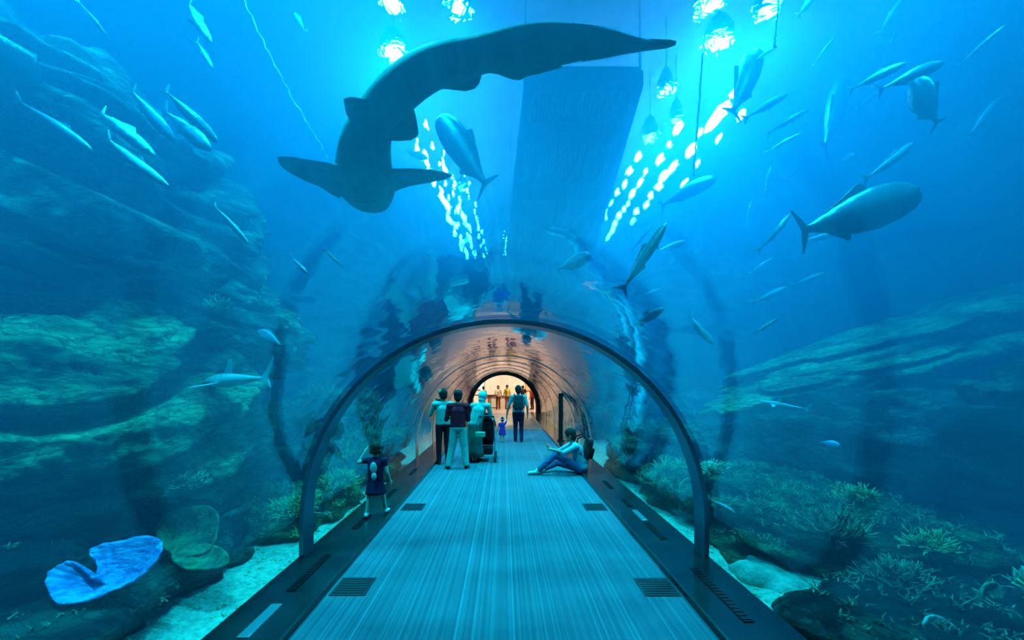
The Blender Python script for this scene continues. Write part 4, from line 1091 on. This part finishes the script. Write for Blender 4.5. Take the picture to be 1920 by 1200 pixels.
def person(label, loc, rz, h=1.7, J=None, fat=.93, headS=1.08, look=(0, 0), top=None, sleeve=1.0, bottom=None, leglen=1.0, dress=None, skirt_to=None, hair='short', hair_m=None, hat=None, scarf=None,
           shoes=None, skin=None, curl=(.5, .5), flare=1.0, aimL=None, aimR=None, group=None, vox=None, female=False, loc_z=0.0):
    skin = skin or m_skin; J = J or standing(h, headS); s = h / 1.7
    root = empty('person', (loc[0], loc[1], loc_z), rz); tag(root, label, 'person', group)
    vx = vox or .0085 * s
    bm = bmesh.new(); f = fat
    # torso, neck and limbs, one skin
    def limb(a, b, ra, rb): cone(bm, J[a], J[b], ra * s, rb * s)
    shw = (J['shR'] - J['shL']).normalized()
    hR = Matrix.Rotation(look[0], 3, 'Z') @ Matrix.Rotation(look[1], 3, 'X')
    for q, rr in (('pelvis', (.155 * f, .105 * f)), ('waist', (.130 * f, .095 * f)), ('chest', (.155 * f, .110 * f))):
        for k in (-1, -.4, .4, 1): ball(bm, J[q] + shw * k * (rr[0] - rr[1]) * s, rr[1] * s, 14, 10)
    cone(bm, J['pelvis'], J['chest'], .105 * f * s, .112 * f * s); cone(bm, J['pelvis'] + shw * .04 * s, J['chest'] + shw * .04 * s, .095 * f * s, .10 * f * s); cone(bm, J['pelvis'] - shw * .04 * s, J['chest'] - shw * .04 * s, .095 * f * s, .10 * f * s)
    cone(bm, J['shL'], J['shR'], .062 * s, .062 * s); cone(bm, J['chest'], J['neck'], .09 * s, .055 * s); cone(bm, J['neck'], J['head'], .052 * s, .050 * s)
    for sd in 'LR':
        limb('sh' + sd, 'el' + sd, .050, .037); limb('el' + sd, 'wr' + sd, .038, .026)
        limb('hp' + sd, 'kn' + sd, .083 * f, .052); limb('kn' + sd, 'an' + sd, .053, .034)
        cone(bm, J['an' + sd] - Vector((0, 0, .012)) * s, J['to' + sd], .034 * s, .024 * s)
    hand(bm, J['wrL'], J['elL'], h, 1, curl[0], aimL); hand(bm, J['wrR'], J['elR'], h, -1, curl[1], aimR)
    # head with brow, nose, jaw, ears
    hs = s * headS; hc = J['head']
    def HP(x, y, z): return hc + hR @ (Vector((x, y, z)) * hs)
    ball(bm, HP(0, 0, .015), (.076 * hs, .094 * hs, .098 * hs), 20, 14, hR); ball(bm, HP(0, .022, -.055), (.054 * hs, .062 * hs, .062 * hs), 16, 10, hR)
    cone(bm, HP(0, .088, .012), HP(0, .110, -.018), .010 * hs, .015 * hs, 8); cone(bm, HP(-.035, .082, .030), HP(.035, .082, .030), .012 * hs, .012 * hs, 8)
    ball(bm, HP(0, .076, -.092), (.022 * hs, .018 * hs, .018 * hs), 10, 7, hR)
    for q in (-1, 1): ball(bm, HP(q * .078, -.005, -.008), (.012 * hs, .022 * hs, .034 * hs), 10, 8, hR)
    remeshed('body', bm, skin, root, vx, 4)
    for q in (-1, 1):
        bm = bmesh.new(); ball(bm, HP(q * .032, .086, .010), .0125 * hs, 10, 8); ob = obj('eye', bm, [m_eyew], root, smooth=True)
        bm = bmesh.new(); ball(bm, HP(q * .032, .0955, .010), .006 * hs, 8, 6); obj('pupil', bm, m_eye, ob, smooth=True)
    bm = bmesh.new(); cone(bm, HP(-.022, .090, -.052), HP(.022, .090, -.052), .006 * hs, .006 * hs, 8); obj('mouth', bm, m_lip, root, smooth=True)
    # hair
    hm = hair_m or m_hairD
    if hair and not scarf:
        bm = bmesh.new(); ball(bm, HP(0, -.014, .032), (.092 * hs, .106 * hs, .100 * hs), 20, 14, hR); ball(bm, HP(0, -.045, -.025), (.082 * hs, .068 * hs, .085 * hs), 16, 10, hR)
        if hair == 'long':
            cone(bm, HP(0, -.06, 0), HP(0, -.075, -.20), .070 * hs, .050 * hs)
            for q in (-1, 1): cone(bm, HP(q * .055, -.03, .0), HP(q * .06, -.05, -.17), .040 * hs, .030 * hs)
        if hair == 'bob':
            rn = random.Random(4)
            for _ in range(16):
                a = rn.uniform(pi * .95, pi * 2.05); ball(bm, HP(.078 * cos(a), .078 * sin(a), rn.uniform(-.075, .05)), .034 * hs, 10, 8)
        if hair == 'bun': ball(bm, HP(0, -.10, .06), .045 * hs, 12, 9)
        remeshed('hair', bm, hm, root, vx, 2)
    if scarf:
        bm = bmesh.new(); ball(bm, HP(0, -.016, .022), (.094 * hs, .108 * hs, .110 * hs), 20, 14, hR); ball(bm, HP(0, -.012, -.085), (.075 * hs, .080 * hs, .06 * hs), 16, 10, hR)
        cone(bm, J['neck'] + Vector((0, 0, .01)), J['chest'] + (J['neck'] - J['chest']) * .3, .085 * s, .125 * s); remeshed('headscarf', bm, scarf, root, vx, 3)
    if hat:
        hr = empty_child = None
        bm = bmesh.new(); ball(bm, HP(0, -.006, .045), (.094 * hs, .108 * hs, .084 * hs), 20, 14, hR)
        if hat[1] == 'cap': loft(bm, [[HP(q[0] * f2, (q[1]) * f2 + .01, .052 - z) for q in [(.07, .07), (.06, .14), (.0, .172), (-.06, .14), (-.07, .07)]] for f2, z in ((1, 0), (1, .008))])
        else:
            rings = [[HP(r_ * cos(2 * pi * i / 24), r_ * 1.1 * sin(2 * pi * i / 24), z) for i in range(24)] for r_, z in ((.088, .040), (.142, .006), (.142, .0), (.086, .028))]
            loft(bm, rings, caps=False)
        obj('hat', bm, hat[0], root, smooth=True)
    # clothes follow the body with a little ease and stop cleanly at cuff, waist and hem
    e = .014
    if top:
        bm = bmesh.new()
        for q, rr in (('pelvis', (.158 * f, .108 * f)), ('waist', (.138 * f, .102 * f)), ('chest', (.160 * f, .116 * f))):
            for k in (-1, -.4, .4, 1): ball(bm, J[q] + (Vector((0, 0, .035 * s)) if q == 'pelvis' else Vector()) + shw * k * (rr[0] - rr[1]) * s, (rr[1] + e) * s, 14, 10)
        up_ = (J['chest'] - J['pelvis']).normalized() * .03 * s
        for k in (-.045, 0, .045): cone(bm, J['pelvis'] + up_ + shw * k * s, J['chest'] + shw * k * s, (.105 * f + e) * s, (.112 * f + e) * s)
        cone(bm, J['shL'], J['shR'], .072 * s, .072 * s); cone(bm, J['chest'], J['chest'].lerp(J['neck'], .8), .10 * s, .070 * s)
        if female:
            fw = shw.cross(Vector((0, 0, 1))) * -1
            for q in (-1, 1): ball(bm, J['chest'] + shw * q * .06 * s + fw * .085 * s, .055 * s, 12, 9)
        for sd in 'LR':
            a, b, c = J['sh' + sd], J['el' + sd], J['wr' + sd]
            if sleeve <= 1: cone(bm, a, a.lerp(b, sleeve), .062 * s, (.062 - .012 * sleeve) * s)
            else: cone(bm, a, b, .062 * s, .050 * s); cone(bm, b, b.lerp(c, sleeve - 1), .050 * s, .038 * s)
        remeshed('shirt', bm, top, root, vx, 3)
    if bottom:
        bm = bmesh.new()
        for k in (-1, -.4, .4, 1): ball(bm, J['pelvis'] + shw * k * (.160 * f - .112 * f) * s, (.112 * f + .008) * s, 14, 10)
        for sd in 'LR':
            a, b, c = J['hp' + sd], J['kn' + sd], J['an' + sd]
            cone(bm, a, b, (.090 * f + .006) * s, .066 * s * flare)
            cone(bm, b, b.lerp(c, .96 * leglen), .066 * s * flare, (.054 * flare) * s)
        remeshed('trousers', bm, bottom, root, vx, 3)
    if dress:
        zt = J['pelvis'].z + .10 * s; zb = skirt_to * h; bm = bmesh.new(); rings = []
        for t in (0, .15, .35, .6, .85, 1.0):
            z = zt + (zb - zt) * t; w = (.150 + .075 * t) * f * s; d_ = (.112 + .085 * t) * f * s; cc = J['waist'].lerp(J['pelvis'], min(1, t * 2))
            rings.append([Vector((cc.x + w * (1 + .05 * t * sin(i * 2.1)) * cos(2 * pi * i / 36), cc.y + d_ * (1 + .05 * t * cos(i * 1.7)) * sin(2 * pi * i / 36), z)) for i in range(36)])
        rings.append([p + (Vector((cc.x, cc.y, p.z)) - p) * .06 for p in rings[-1]]); 
        loft(bm, rings); obj('skirt', bm, dress, root, smooth=True)
    sh = shoes or cloth('black_shoe', (0.01, 0.01, 0.012))
    for sd in 'LR':
        bm = bmesh.new(); a = J['an' + sd]; t = J['to' + sd]; dd = (t - a); dd.z = 0; dd.normalize(); hz = Vector((a.x, a.y, a.z - .020 * s))
        cone(bm, hz - dd * .022 * s, t + dd * .006 * s + Vector((0, 0, .006)) * s, .042 * s, .034 * s, 12); cone(bm, a + Vector((0, 0, .01)) * s, hz, .043 * s, .042 * s, 12)
        remeshed('shoe', bm, sh, root, vx, 2)
    return root, J

V = Vector
# 1 toddler on the ledge
h = 1.0; J = standing(h, 1.3)
J['shL'] = V((-.115, 0, .735)); J['shR'] = V((.115, 0, .735)); J['neck'] = V((0, 0, .78)); J['chest'] = V((0, 0, .69)); J['head'] = V((.0, .01, .895))
J['elL'] = V((-.235, .03, .70)); J['wrL'] = V((-.17, .09, .83)); J['elR'] = V((.155, -.01, .58)); J['wrR'] = V((.18, .03, .47))
J['hpL'] = V((-.055, 0, .42)); J['hpR'] = V((.055, 0, .42)); J['pelvis'] = V((0, 0, .46)); J['waist'] = V((0, 0, .56))
J['knL'] = V((-.08, -.03, .25)); J['anL'] = V((-.10, -.09, .05)); J['toL'] = V((-.11, .0, .025)); J['knR'] = V((.085, .06, .25)); J['anR'] = V((.11, .09, .05)); J['toR'] = V((.125, .18, .025))
m_navy = cloth('navy_dress', (0.012, 0.012, 0.05)); 
person('toddler in a navy dress walking on the ledge with one hand raised to the glass', (-1.70, 5.28), 0.05, h, J, 1.0, 1.3, top=m_navy, sleeve=.35, dress=m_navy, skirt_to=.30, hair='bob',
       hair_m=mat('brown_hair', (0.03, 0.02, 0.01), .85, bump=.5, bscale=50, dist=.004), shoes=cloth('white_shoe', (.75, .75, .75)), skin=m_skin2, curl=(.15, .4), loc_z=LZ, vox=.0065)
bm = bmesh.new(); ball(bm, (0, -.112, .66), (.045, .022, .075), 12, 9); ball(bm, (.01, -.125, .55), (.035, .02, .05), 12, 9)
tod = [o for o in COL.objects if o.name == 'person'][0]; obj('back_print', bm, cloth('pale_print', (.45, .5, .5)), tod, smooth=True)
# 2 man in navy with a cap, holding a camera up
h = 1.68; J = standing(h); J['elL'] = V((-.27, .12, 1.10)); J['wrL'] = V((-.12, .30, 1.36)); J['elR'] = V((.24, .12, 1.08)); J['wrR'] = V((.08, .32, 1.36))
person('person in a pale shirt over dark trousers and green cap, raising a camera', (-1.36, 8.9), 0.35, h, J, .95, look=(.1, -.05), top=cloth('pale_teal_shirt', (.24, .40, .36)), sleeve=1.1, bottom=cloth('black_trousers', (.008, .008, .02)), hat=(cloth('green_cap', (.06, .28, .18)), 'cap'), hair='short', curl=(1.0, 1.0))
cam_ = empty('handheld_camera', (-1.47, 9.20, 1.40), .35); tag(cam_, 'small black camera held up by the person in the green cap', 'camera')
bm = bmesh.new(); box(bm, (0, 0, 0), (.13, .04, .08), bev=.008); obj('body', bm, m_plate, cam_); bm = bmesh.new(); tube(bm, [(0, .02, 0), (0, .07, 0)], .028, 16); obj('lens', bm, m_black, cam_)
# navy jacket tied low (dark hip layer) is part of the clothes
# 3 woman in maroon
h = 1.66; J = standing(h); J['knL'] = V((-.13, .0, .46)); J['anL'] = V((-.20, -.05, .075)); J['toL'] = V((-.26, .07, .03)); J['knR'] = V((.13, .03, .46)); J['anR'] = V((.17, .0, .075)); J['toR'] = V((.20, .14, .03))
J['elL'] = V((-.25, -.01, 1.04)); J['wrL'] = V((-.15, .22, 1.10)); J['elR'] = V((.215, .03, 1.03)); J['wrR'] = V((.12, .25, 1.12))
person('woman in a maroon top and loose pale trousers standing with feet apart', (-.97, 8.42), 0.0, h, J, 1.02, top=cloth('maroon_top', (.95, .006, .02)), sleeve=1.0, bottom=cloth('pale_trousers', (.24, .38, .34)), flare=1.25, hair='bun', curl=(.9, .9), female=True)
# 4 woman in a headscarf
h = 1.62; J = standing(h)
lean = V((.12, .04, 0))
for q, k in (('waist', .3), ('chest', .8), ('neck', 1.3), ('head', 1.5), ('shL', 1.1), ('shR', 1.1)): J[q] = J[q] + lean * k
J['elL'] = J['shL'] + V((.02, .12, -.25)); J['wrL'] = V((.26, .22, 1.03)); J['elR'] = J['shR'] + V((.06, .08, -.26)); J['wrR'] = V((.38, .12, 1.02))
m_scf = cloth('pale_scarf', (.30, .50, .46))
person('woman in a pale headscarf leaning over to the stroller handle', (-.68, 9.15), -.15, h, J, 1.0, look=(-.5, -.35), top=cloth('pale_tunic', (.22, .42, .38)), sleeve=1.9, dress=cloth('dark_green_skirt', (.03, .10, .09)), skirt_to=.08, scarf=m_scf, female=True, curl=(1.1, 1.1))
hb = empty('handbag', (-.53, 8.9, .66)); tag(hb, 'small green handbag hanging by the woman in the headscarf', 'bag')
bm = bmesh.new(); box(bm, (0, 0, 0), (.22, .08, .12), bev=.02); obj('pouch', bm, cloth('green_bag', (.12, .45, .28)), hb)
bm = bmesh.new(); tube(bm, [(-.09, 0, .05), (-.08, .03, .25), (-.03, .06, .40), (.03, .06, .40), (.08, .03, .25), (.09, 0, .05)], .008, 8); obj('strap', bm, m_black, hb, smooth=True)
# 7 man with backpack, 6 toddler with sun hat
h = 1.74; J = standing(h); J['elL'] = V((-.30, .0, 1.10)); J['wrL'] = V((-.35, .03, .84)); J['elR'] = V((.28, -.02, 1.08)); J['wrR'] = V((.29, .05, .83)); J['knL'] = V((-.085, .04, .48)); J['anL'] = V((-.085, .08, .075)); J['toL'] = V((-.10, .22, .03)); J['anR'] = V((.095, -.06, .075)); J['toR'] = V((.11, .08, .03))
person('man in a cap and pale shirt walking away, holding a small toddler\'s hand', (.44, 12.25), 0.0, h, J, 1.05, top=cloth('white_shirt', (.26, .40, .40)), sleeve=.9, bottom=cloth('dark_jeans', (.010, .012, .045)), hat=(cloth('teal_cap', (.10, .28, .28)), 'cap'), hair='short', curl=(.9, .5))
def backpack(label, loc, rot, s, m1, m2, straps=True):
    r = empty('backpack', loc); r.rotation_euler = rot; tag(r, label, 'backpack')
    bm = bmesh.new(); box(bm, (0, 0, 0), (.30 * s, .15 * s, .44 * s), bev=.07 * s); o = obj('main_bag', bm, m1, r, smooth=False)
    bm = bmesh.new(); box(bm, (0, -.09 * s, -.07 * s), (.23 * s, .08 * s, .22 * s), bev=.03 * s); obj('front_pocket', bm, m2, r)
    bm = bmesh.new(); tube(bm, [(-.04 * s, .03 * s, .21 * s), (0, .02 * s, .26 * s), (.04 * s, .03 * s, .21 * s)], .010 * s, 8); obj('grab_loop', bm, m2, r)
    if straps:
        for q in (-1, 1):
            bm = bmesh.new(); tube(bm, [(q * .10 * s, .07 * s, .18 * s), (q * .12 * s, .16 * s, .25 * s), (q * .13 * s, .27 * s, .16 * s), (q * .15 * s, .26 * s, .03), (q * .16 * s, .15 * s, -.12 * s), (q * .12 * s, .06 * s, -.18 * s)], .018 * s, 8); obj('strap', bm, m2, r, smooth=True)
    return r
backpack('dark teal backpack on the back of the walking man', (.44, 12.03, 1.22), (0, 0, 0), 1.0, cloth('teal_pack', (.02, .07, .08)), cloth('teal_pack_trim', (.01, .035, .045)))
h = .78; J = standing(h, 1.35); J['shL'] = V((-.088, 0, .56)); J['shR'] = V((.088, 0, .56)); J['neck'] = V((0, 0, .60)); J['chest'] = V((0, 0, .53)); J['head'] = V((0, .01, .69))
J['elR'] = V((.13, 0, .66)); J['wrR'] = V((.14, .01, .76)); J['elL'] = V((-.12, 0, .45)); J['wrL'] = V((-.13, .03, .36))
person('small toddler in a blue sun hat and magenta outfit held by the walking man', (-.05, 12.28), 0.0, h, J, 1.1, 1.35, top=cloth('purple_top', (.10, .05, .40)), sleeve=.6, dress=cloth('magenta_skirt', (.45, .03, .30)), skirt_to=.28, hat=(cloth('blue_hat', (.25, .60, .85)), 'brim'), hair='short', shoes=cloth('pale_shoe', (.4, .5, .5)), skin=m_skin2, curl=(.4, .8), vox=.006)
# 8 seated man, knees drawn up, facing across the carpet
h = 1.74
# local frame: facing +Y; turned so that +Y looks toward the opposite ledge
J = dict(pelvis=V((0, -.02, .12)), waist=V((0, -.03, .27)), chest=V((0, .07, .46)), neck=V((0, .14, .62)), head=V((0, .20, .77)),
         shL=V((-.19, .12, .57)), shR=V((.19, .12, .57)), elL=V((-.24, .36, .46)), elR=V((.23, .38, .42)), wrL=V((-.08, .58, .50)), wrR=V((.10, .55, .46)),
         hpL=V((-.09, .02, .11)), hpR=V((.09, .02, .11)), knL=V((-.13, .50, .40)), knR=V((.26, .42, .17)), anL=V((-.10, .86, .075)), anR=V((.10, .72, .07)), toL=V((-.12, 1.02, .035)), toR=V((-.04, .86, .04)))
LOCS = (1.52, 7.95)
person('man in pale shirt and jeans sitting on the carpet edge with knees drawn up', LOCS, pi / 2, h, J, 1.0, look=(-.25, -.25), top=cloth('cyan_shirt', (.20, .40, .48)), sleeve=1.0, bottom=cloth('blue_jeans', (.03, .09, .20)), leglen=.92, hair='short', shoes=cloth('pale_trainer', (.30, .55, .50)), curl=(1.0, 1.0), loc_z=0.0)
backpack('rounded black backpack on the back of the seated man', (1.665, 7.95, .50), (radians(14), 0, pi / 2), .98, m_plate, cloth('pack_black', (.006, .006, .010)))
ph = empty('smartphone', (LOCS[0] - .64, LOCS[1] + .0, .56)); ph.rotation_euler = (radians(-40), 0, pi / 2); tag(ph, 'smartphone held in both hands by the seated man', 'phone')
bm = bmesh.new(); box(bm, (0, 0, 0), (.075, .010, .15), bev=.004); obj('case', bm, m_plate, ph); bm = bmesh.new(); box(bm, (0, -.0055, 0), (.066, .002, .138)); obj('screen', bm, emit('phone_screen', (.6, .85, 1), 1.2), ph)
# lobby visitors
vis = [('lobby visitor in white top by the railing near the cream poster', -1.45, 28.0, (.8, .8, .85), (.15, .1, .35), .3), ('lobby visitor in cream top at the middle of the counter', -.42, 28.3, (.8, .7, .55), (.25, .08, .05), 2.8),
       ('lobby visitor in yellow top nearest the sign', .22, 27.8, (.85, .75, .15), (.3, .12, .08), -2.6), ('lobby visitor in red top near the orange poster', 1.95, 27.5, (.65, .06, .04), (.05, .03, .05), 2.2), ('lobby visitor in black top behind the walking man', 1.35, 28.6, (.02, .02, .02), (.10, .06, .05), .2)]
for k, (lb, x, y, c1, c2, rz) in enumerate(vis):
    person(lb, (x, y), rz, 1.62 + .05 * (k % 3), None, .95 + .05 * (k % 2), top=cloth('visitor_top_%d' % k, c1), sleeve=.6, bottom=cloth('visitor_trousers_%d' % k, c2), hair='long' if k % 2 else 'short', vox=.012)

# ------------------------------------------------------------------ stroller
st_ = empty('stroller', (-.44, 9.35, 0)); tag(st_, 'black stroller with raised hood between the standing women and the walking man', 'stroller')
m_fab = cloth('stroller_fabric', (.010, .010, .016)); m_tub = mat('stroller_tube', (.25, .27, .28), .3, metal=.8); m_tyre = mat('tyre_rubber', (.01, .01, .01), .7)
bm = bmesh.new()                                            # sling seat and backrest seen from behind
loft(bm, [[V((x, y, z)) for x, y, z in ((-.20 * w, y0, z0), (.20 * w, y0, z0), (.20 * w, y0 + .06, z0), (-.20 * w, y0 + .06, z0))] for w, y0, z0 in ((.9, .10, .34), (1, -.02, .48), (1, -.10, .70), (.98, -.14, .90), (.9, -.13, .98))]); obj('seat_back', bm, m_fab, st_, smooth=True)
bm = bmesh.new(); rings = []
for k in range(7):
    a = radians(-15 + k * 25); rings.append([V((.24 * cos(pi * i / 12), -.10 + .02 - .26 * cos(a) * sin(pi * i / 12) * .3 + .30 * sin(a) * .5, .74 + (.22 + .10 * sin(a)) * sin(pi * i / 12) + .06)) for i in range(13)])
rr_ = [[bm.verts.new(p) for p in r] for r in rings]
for a, b in zip(rr_[:-1], rr_[1:]):
    for i in range(12): bm.faces.new((a[i], a[i + 1], b[i + 1], b[i]))
hd = obj('hood', bm, m_fab, st_, smooth=True); md = hd.modifiers.new('t', 'SOLIDIFY'); md.thickness = .012
bm = bmesh.new(); box(bm, (0, .0, .24), (.36, .42, .16), bev=.03); obj('basket', bm, m_fab, st_)
for q in (-1, 1):
    bm = bmesh.new(); tube(bm, [(q * .21, -.26, 1.04), (q * .21, -.18, .86), (q * .215, .02, .48), (q * .22, .30, .12)], .012, 8); obj('side_tube', bm, m_tub, st_, smooth=True)
    bm = bmesh.new(); tube(bm, [(q * .215, .06, .50), (q * .23, -.26, .10)], .012, 8); obj('rear_tube', bm, m_tub, st_, smooth=True)
    for yy, rr in ((-.26, .095), (.30, .085)):
        w_ = empty('wheel', (q * .24, yy, rr)); w_.parent = st_
        bm = bmesh.new(); loft(bm, [[V((x, r_ * cos(2 * pi * i / 24), r_ * sin(2 * pi * i / 24))) for i in range(24)] for x, r_ in ((-.02, rr * .78), (-.024, rr * .92), (-.012, rr), (.012, rr), (.024, rr * .92), (.02, rr * .78))], caps=False); obj('tyre', bm, m_tyre, w_, smooth=True)
        bm = bmesh.new(); tube(bm, [(-.016, 0, 0), (.016, 0, 0)], rr * .25, 12)
        for k in range(5):
            a = 2 * pi * k / 5; tube(bm, [(0, 0, 0), (0, rr * .8 * cos(a), rr * .8 * sin(a))], .008, 6)
        obj('hub', bm, m_tub, w_)
bm = bmesh.new(); tube(bm, [(-.21, -.26, 1.04), (-.12, -.30, 1.06), (.12, -.30, 1.06), (.21, -.26, 1.04)], .018, 10); obj('push_handle', bm, m_plate, st_, smooth=True)
bm = bmesh.new(); tube(bm, [(-.23, -.26, .10), (.23, -.26, .10)], .010, 8); tube(bm, [(-.22, .02, .46), (.22, .02, .46)], .010, 8); obj('cross_bar', bm, m_tub, st_)
# ------------------------------------------------------------------ camera and render settings
cam = bpy.data.cameras.new('camera'); co = bpy.data.objects.new('camera', cam); COL.objects.link(co)
co.location = (0, 0, H); co.rotation_euler = (radians(90), 0, 0)
cam.lens = 36.0 * F / 1920.0; cam.sensor_width = 36.0; cam.sensor_fit = 'HORIZONTAL'
cam.shift_x = (960 - VX) / 1920.0; cam.shift_y = (VY - 600) / 1920.0
cam.clip_start = 0.02; cam.clip_end = 200
SC.camera = co
SC.view_settings.view_transform = 'Standard'; SC.view_settings.look = 'None'
SC.view_settings.gamma = 1; SC.view_settings.exposure = EXPOSURE; SC.view_settings.use_curve_mapping = False
wd = bpy.data.worlds.new('world'); SC.world = wd; wd.use_nodes = True
wd.node_tree.nodes['Background'].inputs[0].default_value = (0.0, 0.05, 0.12, 1)
wd.node_tree.nodes['Background'].inputs[1].default_value = 0.05
cy = SC.cycles
cy.max_bounces = 4; cy.diffuse_bounces = 1; cy.glossy_bounces = 3; cy.transmission_bounces = 2
cy.volume_bounces = 0; cy.transparent_max_bounces = 16
cy.caustics_reflective = False; cy.caustics_refractive = False
cy.sample_clamp_indirect = 4; cy.sample_clamp_direct = 0
cy.use_denoising = True
try:
    cy.denoiser = 'OPENIMAGEDENOISE'; cy.denoising_input_passes = 'RGB_ALBEDO_NORMAL'; cy.denoising_prefilter = 'ACCURATE'
except Exception: pass
cy.use_light_tree = False
cy.use_adaptive_sampling = True; cy.adaptive_threshold = 0.035
